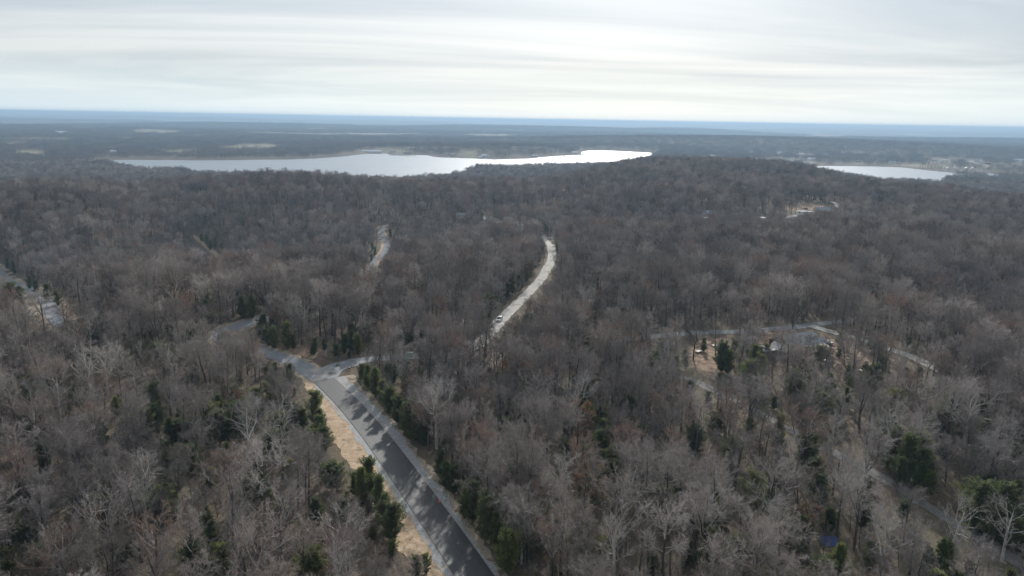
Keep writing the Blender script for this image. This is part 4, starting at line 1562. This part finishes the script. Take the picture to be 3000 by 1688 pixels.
# ------------------------------------------------------------------ things
M['white'] = flat_mat("white_siding", (0.78, 0.78, 0.75), 0.6)
M['cream'] = flat_mat("cream_siding", (0.55, 0.50, 0.42), 0.7)
M['brick'] = flat_mat("red_brick", (0.23, 0.10, 0.075), 0.85, vary=0.2, scale=4)
M['white_roof'] = flat_mat("white_metal_roof", (0.72, 0.74, 0.76), 0.4, 0.5)
M['grey_roof'] = flat_mat("grey_roof", (0.20, 0.21, 0.225), 0.5, 0.5)
M['blue_roof'] = flat_mat("bluish_roof", (0.33, 0.40, 0.46), 0.45, 0.5)
M['red_roof'] = flat_mat("rust_roof", (0.36, 0.17, 0.12), 0.6)
M['glass'] = flat_mat("window_glass", (0.03, 0.035, 0.045), 0.12, 0.6)
M['dark'] = flat_mat("dark_rubber", (0.025, 0.025, 0.027), 0.7)
M['chrome'] = flat_mat("grey_metal", (0.45, 0.46, 0.48), 0.35, 0.5, 0.6)
M['car_white'] = flat_mat("white_car_paint", (0.80, 0.80, 0.80), 0.25, 0.6, vary=0.03)
M['car_blue'] = flat_mat("dark_blue_paint", (0.03, 0.05, 0.09), 0.25, 0.6, vary=0.03)
M['car_red'] = flat_mat("maroon_paint", (0.22, 0.04, 0.06), 0.25, 0.6, vary=0.03)
M['car_dark'] = flat_mat("black_paint", (0.02, 0.022, 0.026), 0.25, 0.6, vary=0.03)
M['orange'] = flat_mat("orange_plastic", (0.85, 0.10, 0.035), 0.5, vary=0.05)
M['blue_tarp'] = flat_mat("blue_tarpaulin", (0.03, 0.065, 0.22), 0.6, 0.5, vary=0.2, scale=2)
M['wood'] = flat_mat("weathered_wood", (0.28, 0.23, 0.18), 0.85, vary=0.25, scale=3)
M['pale_wood'] = flat_mat("pale_boards", (0.66, 0.63, 0.56), 0.8, vary=0.1, scale=3)
M['sign_green'] = flat_mat("pale_green_enamel", (0.30, 0.48, 0.40), 0.45)
M['concrete'] = flat_mat("concrete", (0.42, 0.41, 0.39), 0.9, vary=0.15, scale=2)


def gable_house(loc, rot, L_, W, wh, wall, roof, label, name="house", group=None):
    t = thing(name, label, "house", loc, rot, group)
    a, b = L_ / 2, W / 2
    rh = W * 0.26 if W > 4 else 0.35
    MB().poly([(-a, -b, -1.2), (a, -b, -1.2), (a, b, -1.2), (-a, b, -1.2), (-a, -b, wh), (a, -b, wh), (a, b, wh), (-a, b, wh), (-a, 0, wh + rh), (a, 0, wh + rh)],
              [(3, 2, 1, 0), (0, 1, 5, 4), (2, 3, 7, 6), (1, 2, 6, 9, 5), (3, 0, 4, 8, 7)]).build("wall", M[wall], t)
    o, th = 0.5, 0.18
    e = wh - o * rh / b + 0.03
    rf = MB()
    for sgn in (-1, 1):
        y0, y1 = sgn * (b + o), 0.0
        rf.poly([(-a - o, y0, e), (a + o, y0, e), (a + o, y1, wh + rh + 0.03), (-a - o, y1, wh + rh + 0.03),
                 (-a - o, y0, e + th), (a + o, y0, e + th), (a + o, y1, wh + rh + 0.03 + th), (-a - o, y1, wh + rh + 0.03 + th)],
                [(3, 2, 1, 0), (4, 5, 6, 7), (0, 1, 5, 4), (2, 3, 7, 6), (1, 2, 6, 5), (3, 0, 4, 7)])
        rf.build("roof_slope", M[roof], t)
        rf = MB()
    n = max(2, int(L_ / 5))
    for i in range(n):
        cx = -a + L_ * (i + 0.5) / n
        if i == n // 2:
            MB().box(cx - 0.5, cx + 0.5, -b - 0.05, -b + 0.02, 0.0, 2.1).build("door", M['wood'], t)
        else:
            MB().box(cx - 0.7, cx + 0.7, -b - 0.05, -b + 0.02, wh * 0.4, wh * 0.4 + 1.2).build("window", M['glass'], t)
    MB().box(-a - 0.05, -a + 0.02, -0.7, 0.7, wh * 0.4, wh * 0.4 + 1.2).build("window", M['glass'], t)
    return t


for spec, P in zip(HOUSES, HOUSE_P):
    gable_house((P[0], P[1], P[2]), math.radians(spec[5]) - math.atan2(P[0], P[1]) * 0.6, *spec[2:5], *spec[6:9], group="houses round the lake")
for spec, P in zip(NEAR_HOUSES, NEAR_P):
    gable_house((P[0], P[1], P[2]), math.radians(spec[5]) - math.atan2(P[0], P[1]) * 0.6, *spec[2:5], *spec[6:9], group="houses in the woods")


def big_house():
    r0 = on_plane([(2297, 979)], 6.0)[0]
    r1 = on_plane([(2389, 964)], 6.0)[0]
    ang = math.atan2(r1[1] - r0[1], r1[0] - r0[0])
    base = at([(2345, 1000)])[0]
    c = (r0 + r1) / 2
    z = float(height(c[0], c[1]))
    t = thing("ranch_house", "long grey metal-roofed ranch house in the clearing on the right", "house", (c[0], c[1], z), ang)
    L_, W, wh, rh = 19.0, 11.0, 3.1, 3.1
    a, b = L_ / 2, W / 2
    MB().box(-a, a, -b, b, -1.5, wh).build("wall", M['brick'], t)
    o, e = 0.7, wh - 0.25
    rl, rr_ = -a + 1.0, a - 3.6                         # gabled at the left, hipped at the right

    def slab(pts, name="roof_slope", mat=M['grey_roof']):
        n = len(pts)
        low = [(p[0], p[1], p[2] - 0.18) for p in pts]
        return MB().poly(pts + low, [tuple(range(n)), tuple(reversed(range(n, 2 * n)))] + [(i, n + i, n + (i + 1) % n, (i + 1) % n) for i in range(n)]).build(name, mat, t)
    top = wh + rh
    slab([(-a - o, -b - o, e), (a + o, -b - o, e), (rr_, -0.02, top), (-a - o, -0.02, top)])
    slab([(a + o, b + o, e), (-a - o, b + o, e), (-a - o, 0.02, top), (rr_, 0.02, top)])
    slab([(a + o, -b - o + 0.05, e), (a + o, b + o - 0.05, e), (rr_ + 0.05, 0, top)], "roof_hip")
    MB().poly([(-a, -b, wh), (-a, b, wh), (-a, 0, top - 0.25), (-a - 0.12, -b, wh), (-a - 0.12, b, wh), (-a - 0.12, 0, top - 0.25)],
              [(0, 1, 2), (5, 4, 3), (0, 3, 4, 1), (1, 4, 5, 2), (2, 5, 3, 0)]).build("gable", M['brick'], t)
    slab([(-2.0, -b - 4.3, e - 0.75), (a - 2.6, -b - 4.3, e - 0.75), (a - 2.6, -b - 0.5, e + 0.12), (-2.0, -b - 0.5, e + 0.12)], "porch_roof", flat_mat("tan_porch_roof", (0.30, 0.27, 0.24), 0.6))
    for i in range(4):
        px = -1.8 + i * (a + 1.0) / 3 * 0.88
        MB().box(px - 0.08, px + 0.08, -b - 4.1, -b - 3.94, -1.2, e - 0.9).build("porch_post", M['wood'], t)
    for px in (-7, -4.5, 1.5, 4.5, 7.0):
        f = MB().box(px - 0.8, px + 0.8, -b - 0.06, -b + 0.02, 0.9, 2.2).build("window_frame", M['white'], t)
        MB().box(px - 0.68, px + 0.68, -b - 0.09, -b - 0.03, 1.0, 2.1).build("pane", M['glass'], f)
    d = MB().box(-1.6, -0.6, -b - 0.07, -b + 0.02, 0, 2.1).build("door", M['white'], t)
    MB().box(-0.8, -0.72, -b - 0.12, -b - 0.06, 0.95, 1.05).build("handle", M['chrome'], d)
    MB().box(-3.6, -2.9, 1.2, 1.9, wh + 1.5, top + 1.0).build("chimney", M['brick'], t)
    for px in (a + 0.02,):
        MB().box(px - 0.04, px + 0.05, -2.0, -0.6, 0.9, 2.1).build("window", M['glass'], t)
    # small gabled wing and carport to the left
    g = MB().poly([(-a - 5, -b - 1.2, -1.5), (-a, -b - 1.2, -1.5), (-a, 0.5, -1.5), (-a - 5, 0.5, -1.5), (-a - 5, -b - 1.2, 2.6), (-a - 0.13, -b - 1.2, 2.6), (-a - 0.13, 0.5, 2.6), (-a - 5, 0.5, 2.6),
                   (-a - 2.5, -b - 1.2, 4.1), (-a - 2.5, 0.5, 4.1)], [(3, 2, 1, 0), (0, 1, 5, 8, 4), (1, 2, 6, 5), (2, 3, 7, 9, 6), (3, 0, 4, 7)]).build("wing_wall", M['brick'], t)
    slab([(-a - 5.5, -b - 1.8, 2.35), (-a - 2.5, -b - 1.8, 4.16), (-a - 2.5, 1.0, 4.16), (-a - 5.5, 1.0, 2.35)][::-1], "wing_roof")
    slab([(-a - 2.48, -b - 1.8, 4.16), (-a - 0.05, -b - 1.8, 2.7), (-a - 0.05, 1.0, 2.7), (-a - 2.48, 1.0, 4.16)][::-1], "wing_roof")
    slab([(-a - 12, -3.5, 2.5), (-a - 5.6, -3.5, 2.5), (-a - 5.6, 2.5, 2.7), (-a - 12, 2.5, 2.7)], "carport_roof", M['grey_roof'])
    for px, py in ((-a - 11.8, -3.3), (-a - 11.8, 2.3), (-a - 5.9, -3.3), (-a - 5.9, 2.3)):
        MB().box(px - 0.07, px + 0.07, py - 0.07, py + 0.07, -1.2, 2.4).build("carport_post", M['wood'], t)


big_house()


def car(label, loc, rot, paint, kind='suv', group=None):
    """front of the car looks along -y"""
    t = thing("car" if kind != 'pickup' else "pickup_truck", label, "car" if kind != 'pickup' else "truck", loc, rot, group)
    w, Ln = 0.93, 2.35

    def sec(y, z0, z1, ww):
        return [(-ww, y, z0), (-ww * 1.0, y, z0 + (z1 - z0) * 0.6), (-ww * 0.93, y, z1), (ww * 0.93, y, z1), (ww, y, z0 + (z1 - z0) * 0.6), (ww, y, z0)]
    hood = 1.02
    back = 1.05 if kind != 'pickup' else 1.0
    MB().loft([sec(-Ln, 0.42, 0.78, w * 0.88), sec(-Ln + 0.12, 0.34, 0.94, w * 0.95), sec(-1.1, 0.3, hood, w), sec(0.2, 0.3, 1.05, w), sec(Ln - 0.15, 0.34, back, w * 0.97), sec(Ln, 0.45, back - 0.1, w * 0.9)]).build("body", M[paint], t, bevel=0.04)
    y1 = 2.05 if kind == 'suv' else (1.5 if kind == 'sedan' else 0.75)
    zr = 1.72 if kind != 'sedan' else 1.45
    cab = MB().loft([[(-0.86, -1.15, 1.0), (0.86, -1.15, 1.0), (0.86, y1 + 0.2, 1.0), (-0.86, y1 + 0.2, 1.0)], [(-0.70, -0.42, zr - 0.06), (0.70, -0.42, zr - 0.06), (0.70, y1 - 0.15, zr - 0.06), (-0.70, y1 - 0.15, zr - 0.06)]]).build("cabin_glass", M['glass'], t)
    MB().loft([[(-0.72, -0.5, zr - 0.07), (0.72, -0.5, zr - 0.07), (0.72, y1 - 0.1, zr - 0.07), (-0.72, y1 - 0.1, zr - 0.07)], [(-0.66, -0.36, zr), (0.66, -0.36, zr), (0.66, y1 - 0.25, zr), (-0.66, y1 - 0.25, zr)]]).build("roof", M[paint], t, bevel=0.02)
    for sx in (-1, 1):
        for py in ((-1.02, -0.46), (y1 + 0.08, y1 - 0.2), (0.35, 0.35)):
            MB().cyl((sx * 0.865, py[0], 1.0), (sx * 0.705, py[1], zr - 0.04), 0.055, 0.05, 6).build("pillar", M[paint], t)
        MB().box(sx * 0.98 - 0.09, sx * 0.98 + 0.09, -1.0, -0.86, 1.05, 1.22).build("mirror", M[paint], t)
        MB().box(sx * 0.62 - 0.2, sx * 0.62 + 0.2, -Ln - 0.02, -Ln + 0.25, 0.72, 0.88).build("headlight", M['chrome'], t)
        MB().box(sx * 0.72 - 0.1, sx * 0.72 + 0.1, Ln - 0.12, Ln + 0.02, 0.7, 0.95).build("tail_light", M['car_red'], t)
        for wy in (-1.45, 1.42):
            tw = MB().cyl((sx * 0.70, wy, 0.35), (sx * 0.95, wy, 0.35), 0.35, 0.35, 16).build("wheel", M['dark'], t)
            MB().cyl((sx * 0.93, wy, 0.35), (sx * 0.965, wy, 0.35), 0.2, 0.19, 12).build("rim", M['chrome'], tw)
    MB().box(-0.42, 0.42, -Ln - 0.03, -Ln + 0.2, 0.55, 0.86).build("grille", M['dark'], t)
    MB().box(-0.85, 0.85, -Ln - 0.08, -Ln + 0.12, 0.36, 0.52).build("bumper", M[paint if paint == 'car_white' else 'dark'], t)
    if kind == 'pickup':
        MB().box(-0.78, 0.78, 0.95, Ln - 0.12, back - 0.02, back + 0.015).build("cargo_bed", M['dark'], t)
    return t


def on_road(px, line, side=0.0, lift=0.16):
    p = at([px])[0, :2]
    i = int(np.argmin(((line - p) ** 2).sum(1)))
    nv = normals2(line)[i]
    q = line[i] + nv * side
    tg = line[max(i - 1, 0)] - line[min(i + 1, len(line) - 1)]
    return (q[0], q[1], float(height(q[0], q[1])) + lift), math.atan2(tg[1], tg[0]) + math.pi / 2


p, a_ = on_road((1463, 942), BRANCH, -0.3)
car("white sport utility car driving down the pale gravel road", p, a_, 'car_white', 'suv')


def stand(px, dz=0.0):
    q = at([px])[0]
    return (float(q[0]), float(q[1]), float(q[2]) + dz)


car("dark blue car parked on the lane left of the ranch house", stand((2193, 1003), 0.05), 1.9, 'car_blue', 'sedan', "cars parked round the ranch house")
car("maroon car with glaring windows in front of the ranch house", stand((2236, 1026), 0.05), 2.3, 'car_red', 'sedan', "cars parked round the ranch house")
car("white car parked in the yard right of the ranch house", stand((2422, 1008), 0.05), 0.9, 'car_white', 'sedan', "cars parked round the ranch house")
car("dark pickup parked in the clearing on the far hill", stand((2360, 613), 0.05), 1.4, 'car_dark', 'pickup')


def traffic_cone(loc):
    t = thing("traffic_cone", "orange traffic cone at the right edge of the new asphalt", "cone", loc, 0.4)
    MB().box(-0.22, 0.22, -0.22, 0.22, 0, 0.04).build("base", M['orange'], t)
    MB().cyl((0, 0, 0.04), (0, 0, 0.78), 0.19, 0.035, 16).build("cone_body", M['orange'], t)
    MB().cyl((0, 0, 0.40), (0, 0, 0.54), 0.121, 0.095, 16).build("reflective_band", M['white'], t)


p, _ = on_road((1283, 1470), MAIN, -3.0, 0.2)
traffic_cone(p)

t = thing("culvert", "grey concrete culvert end beside the orange traffic cone", "culvert", on_road((1284, 1462), MAIN, -4.6, 0.0)[0], on_road((1284, 1462), MAIN)[1])
MB().box(-0.25, 0.25, -1.6, 1.6, -0.4, 0.32).build("headwall", M['concrete'], t, bevel=0.04)
MB().cyl((-0.2, 0, -0.05), (-1.3, 0, -0.16), 0.38, 0.38, 14).build("pipe", M['chrome'], t)

t = thing("street_sign", "white post with pale green name blades at the road junction", "sign", stand((955, 1046), 0), 0.5)
MB().cyl((0, 0, -0.2), (0, 0, 2.3), 0.06, 0.05, 8).build("post", M['white'], t)
MB().box(-0.55, 0.55, -0.02, 0.02, 2.12, 2.36).build("blade", M['sign_green'], t)
MB().box(-0.02, 0.02, -0.5, 0.5, 2.38, 2.6).build("blade", M['sign_green'], t)

t = thing("utility_box", "pale green utility cabinet among trees right of the junction", "utility box", stand((1202, 1045), 0), 0.3)
MB().box(-0.95, 0.95, -0.7, 0.7, -0.2, 0.14).build("pad", M['concrete'], t)
MB().box(-0.8, 0.8, -0.55, 0.55, 0.14, 1.45).build("cabinet", M['sign_green'], t, bevel=0.05)
MB().box(-0.86, 0.86, -0.62, 0.62, 1.452, 1.55).build("lid", M['sign_green'], t)
for px_, nm_ in (((637, 973), "white marker post nearer the bend of the old road"), ((642, 960), "white marker post farther along the old road's bend")):
    t = thing("marker_post", nm_, "post", stand(px_), 0, "white posts by the old road")
    MB().cyl((0, 0, -0.2), (0, 0, 1.2), 0.07, 0.06, 8).build("post", M['white'], t)
    MB().cyl((0, 0, 1.2), (0, 0, 1.32), 0.075, 0.02, 8).build("cap", M['sign_green'], t)

# tarpaulin shelter in the wood
t = thing("tarp_shelter", "blue tarpaulin shelter half hidden in the woods, lower right", "tent", stand((2424, 1590)), -0.15)
ridge = [(x_, 0.0, 1.95 - 0.18 * math.sin((x_ + 2) / 4 * math.pi)) for x_ in np.linspace(-2.0, 2.0, 7)]
for sgn in (-1, 1):
    V_, F_ = [], []
    for i, p_ in enumerate(ridge):
        for f_ in np.linspace(0, 1, 5):
            V_.append((p_[0] * (1 + 0.12 * f_), sgn * (0.02 + 1.9 * f_), p_[2] - 1.5 * f_ - 0.16 * math.sin(f_ * math.pi) + 0.04 * math.sin(i * 2.1 + f_ * 5)))
    for i in range(6):
        for j in range(4):
            F_.append((i * 5 + j, i * 5 + j + 1, i * 5 + j + 6, i * 5 + j + 5))
    me_ = new_mesh("tarp_side", V_, F_, M['blue_tarp'])
    o_ = link("tarp_side", me_, t)
    sm = o_.modifiers.new("thickness", 'SOLIDIFY')
    sm.thickness = 0.02
for x_ in (-2.02, 2.02):
    MB().cyl((x_, 0, -0.2), (x_, 0, 1.98), 0.04, 0.04, 8).build("pole", M['wood'], t)
t.scale = (0.8, 0.8, 0.8)
t = MB().cyl((-1.0, 0.0, 0.3), (1.0, 0.0, 0.36), 0.09, 0.09, 10).build("pipe_length", M['white'], None)
t.location = stand((2387, 1592), 1.2)
t.rotation_euler = (0, 0.5, 2.2)
t['label'] = "short length of white pipe leaning beside the blue tarpaulin"
t['category'] = "pipe"

# fallen trunk on the wooded slope
q0, q1 = at([(385, 1168)])[0], at([(551, 1108)])[0]
t = thing("fallen_log", "dark fallen tree trunk lying across the left wood floor", "log", tuple(q0), 0)
v_ = q1 - q0
MB().loft([[(v_[0] * f + math.cos(k) * r_ * 0.4, v_[1] * f + math.cos(k) * r_, float(height(q0[0] + v_[0] * f, q0[1] + v_[1] * f)) - q0[2] + 0.35 + math.sin(k) * r_) for k in [2 * math.pi * i / 9 for i in range(9)]]
           for f, r_ in ((0, 0.42), (0.2, 0.36), (0.5, 0.3), (0.8, 0.22), (1.0, 0.1))]).build("trunk", M['trunk'], t)
for f, dx, dy, dz in ((0.62, 1.6, 1.2, 1.8), (0.74, -1.2, 1.6, 1.4), (0.86, 1.4, -0.6, 1.2)):
    b0 = Vector((v_[0] * f, v_[1] * f, float(height(q0[0] + v_[0] * f, q0[1] + v_[1] * f)) - q0[2] + 0.4))
    MB().cyl(b0, b0 + Vector((dx, dy, dz)), 0.12, 0.03, 7).build("branch", M['trunk'], t)

# yard clutter round the ranch house
for px_, L_, W_, H_, rot, lab in (((2113, 1014), 7.5, 2.0, 0.7, 0.25, "flat trailer stacked with pale boards left of the house"),
                                  ((2046, 1033), 2.6, 1.6, 0.9, 0.6, "small pile of pale boards on the bare tan slope"),
                                  ((2426, 1060), 4.2, 1.6, 0.8, -0.2, "white board stack in the yard below the house"),
                                  ((2527, 1088), 3.0, 1.4, 0.9, 0.5, "white board stack beside a cedar right of the yard"),
                                  ((2275, 1022), 2.6, 1.3, 0.8, 0.1, "short stack of white boards just below the house front")):
    t = thing("board_stack", lab, "boards", stand(px_), rot, "board stacks round the ranch house")
    nb = max(3, int(W_ / 0.3))
    for i in range(nb):
        y0_ = -W_ / 2 + W_ * i / nb
        MB().box(-L_ / 2 + 0.1 * ((i * 7) % 3), L_ / 2 - 0.12 * ((i * 5) % 4), y0_, y0_ + W_ / nb - 0.04, H_ * 0.6, H_ * 0.6 + 0.1 + 0.05 * ((i * 3) % 3)).build("board", M['pale_wood'], t)
    for sx in (-0.32, 0.32):
        MB().box(L_ * sx - 0.1, L_ * sx + 0.1, -W_ / 2, W_ / 2, -0.15, H_ * 0.6 - 0.003).build("bearer", M['wood'], t)

# patches on the old paving at the junction
for px_, w_, d_, sd_ in (((974, 1096), 1.5, 1.1, 1), ((990, 1073), 1.0, 1.0, 2)):
    q = at([px_])[0]
    rg = np.random.default_rng(sd_)
    V_ = [(q[0], q[1], q[2] + 0.186)]
    for k in range(14):
        an = k / 14 * 2 * math.pi
        rr_ = rg.uniform(0.65, 1.15)
        X_, Y_ = q[0] + math.cos(an) * w_ * rr_, q[1] + math.sin(an) * d_ * rr_ * 1.6
        V_.append((X_, Y_, float(height(X_, Y_)) + 0.186))
    link("road_patch", new_mesh("road_patch", V_, [(0, 1 + k, 1 + (k + 1) % 14) for k in range(14)], M['dark_patch'] if 'dark_patch' in M else M['asphalt']), kind="structure")

# masts
def lattice_mast(px, h, label, mat, w=1.2, tmax=9000):
    q = at([px], tmax=tmax)[0]
    t = thing("lattice_mast" if w > 0.5 else "flag_pole", label, "mast", tuple(q), 0.2)
    if w > 0.5:
        for sx, sy in ((-1, -0.6), (1, -0.6), (0, 1.1)):
            MB().cyl((sx * w, sy * w, -1), (sx * w * 0.4, sy * w * 0.4, h), 0.22, 0.16, 5).build("leg", mat, t)
        for i in range(12):
            z0 = h * i / 12
            k0, k1 = 1 - 0.6 * i / 12, 1 - 0.6 * (i + 1) / 12
            MB().cyl((-w * k0, -0.6 * w * k0, z0), (w * k1, -0.6 * w * k1, z0 + h / 12), 0.12, 0.12, 4).build("brace", mat, t)
    else:
        MB().cyl((0, 0, -0.5), (0, 0, h), 0.2, 0.12, 8).build("pole", mat, t)
        MB().cyl((0, 0, h), (0, 0, h + 0.3), 0.22, 0.1, 8).build("finial", mat, t)


lattice_mast((2239, 390), 110, "tall thin radio mast on the hazy horizon", M['chrome'], 2.6, 12000)
lattice_mast((798, 531), 22, "thin white pole above the trees on the left ridge", M['white'], 0.3)

# docks on the far shore
for i, (px_, L_, rot) in enumerate((((1160, 455), 46, 0.1), ((1185, 457), 38, -0.05), ((1203, 457), 40, 0.08), ((1448, 469), 18, 0.3), ((1680, 457), 16, -0.2))):
    q = on_plane([px_], LAKE_Z)[0]
    t = thing("boat_dock", ["longest floating dock below the grey-roofed lodge", "middle floating dock below the grey-roofed lodge", "rightmost floating dock below the grey-roofed lodge",
                            "small dock at the foot of the wooded point", "small dock near the tip of the wooded point"][i], "dock", (q[0], q[1], LAKE_Z), rot, "boat docks on the far shore")
    MB().box(-L_ / 2, L_ / 2, -2.2, 2.2, -0.3, 0.5).build("deck", M['wood'], t)
    MB().box(-L_ / 2 + 2, L_ / 2 - 2, -2.6, 2.6, 3.0, 3.3).build("roof", M['grey_roof'], t)
    for k in range(5):
        MB().cyl((-L_ / 2 + 2.5 + k * (L_ - 5) / 4, 2.0, 0.5), (-L_ / 2 + 2.5 + k * (L_ - 5) / 4, 2.0, 3.0), 0.12, 0.12, 6).build("post", M['wood'], t)

# ------------------------------------------------------------------ the hazy air
m = bpy.data.materials.new("haze")
m.use_nodes = True
m.node_tree.nodes.clear()
pv = m.node_tree.nodes.new('ShaderNodeVolumePrincipled')
pv.inputs['Color'].default_value = (0.40, 0.57, 0.75, 1)
pv.inputs['Density'].default_value = 1.15e-4
pv.inputs['Anisotropy'].default_value = 0.25
mo = m.node_tree.nodes.new('ShaderNodeOutputMaterial')
m.node_tree.links.new(pv.outputs[0], mo.inputs['Volume'])
zmin = min(v.co.z for v in bpy.data.meshes['ground'].vertices) - 1.5
zmax = max(max(v.co.z for v in bpy.data.meshes['ground'].vertices), CAM_H) + 6
MB().box(-43500, 43500, -43500, 43500, zmin, zmax).build("haze", m, None, kind="stuff", label="thin blue haze lying over the whole landscape", category="haze")
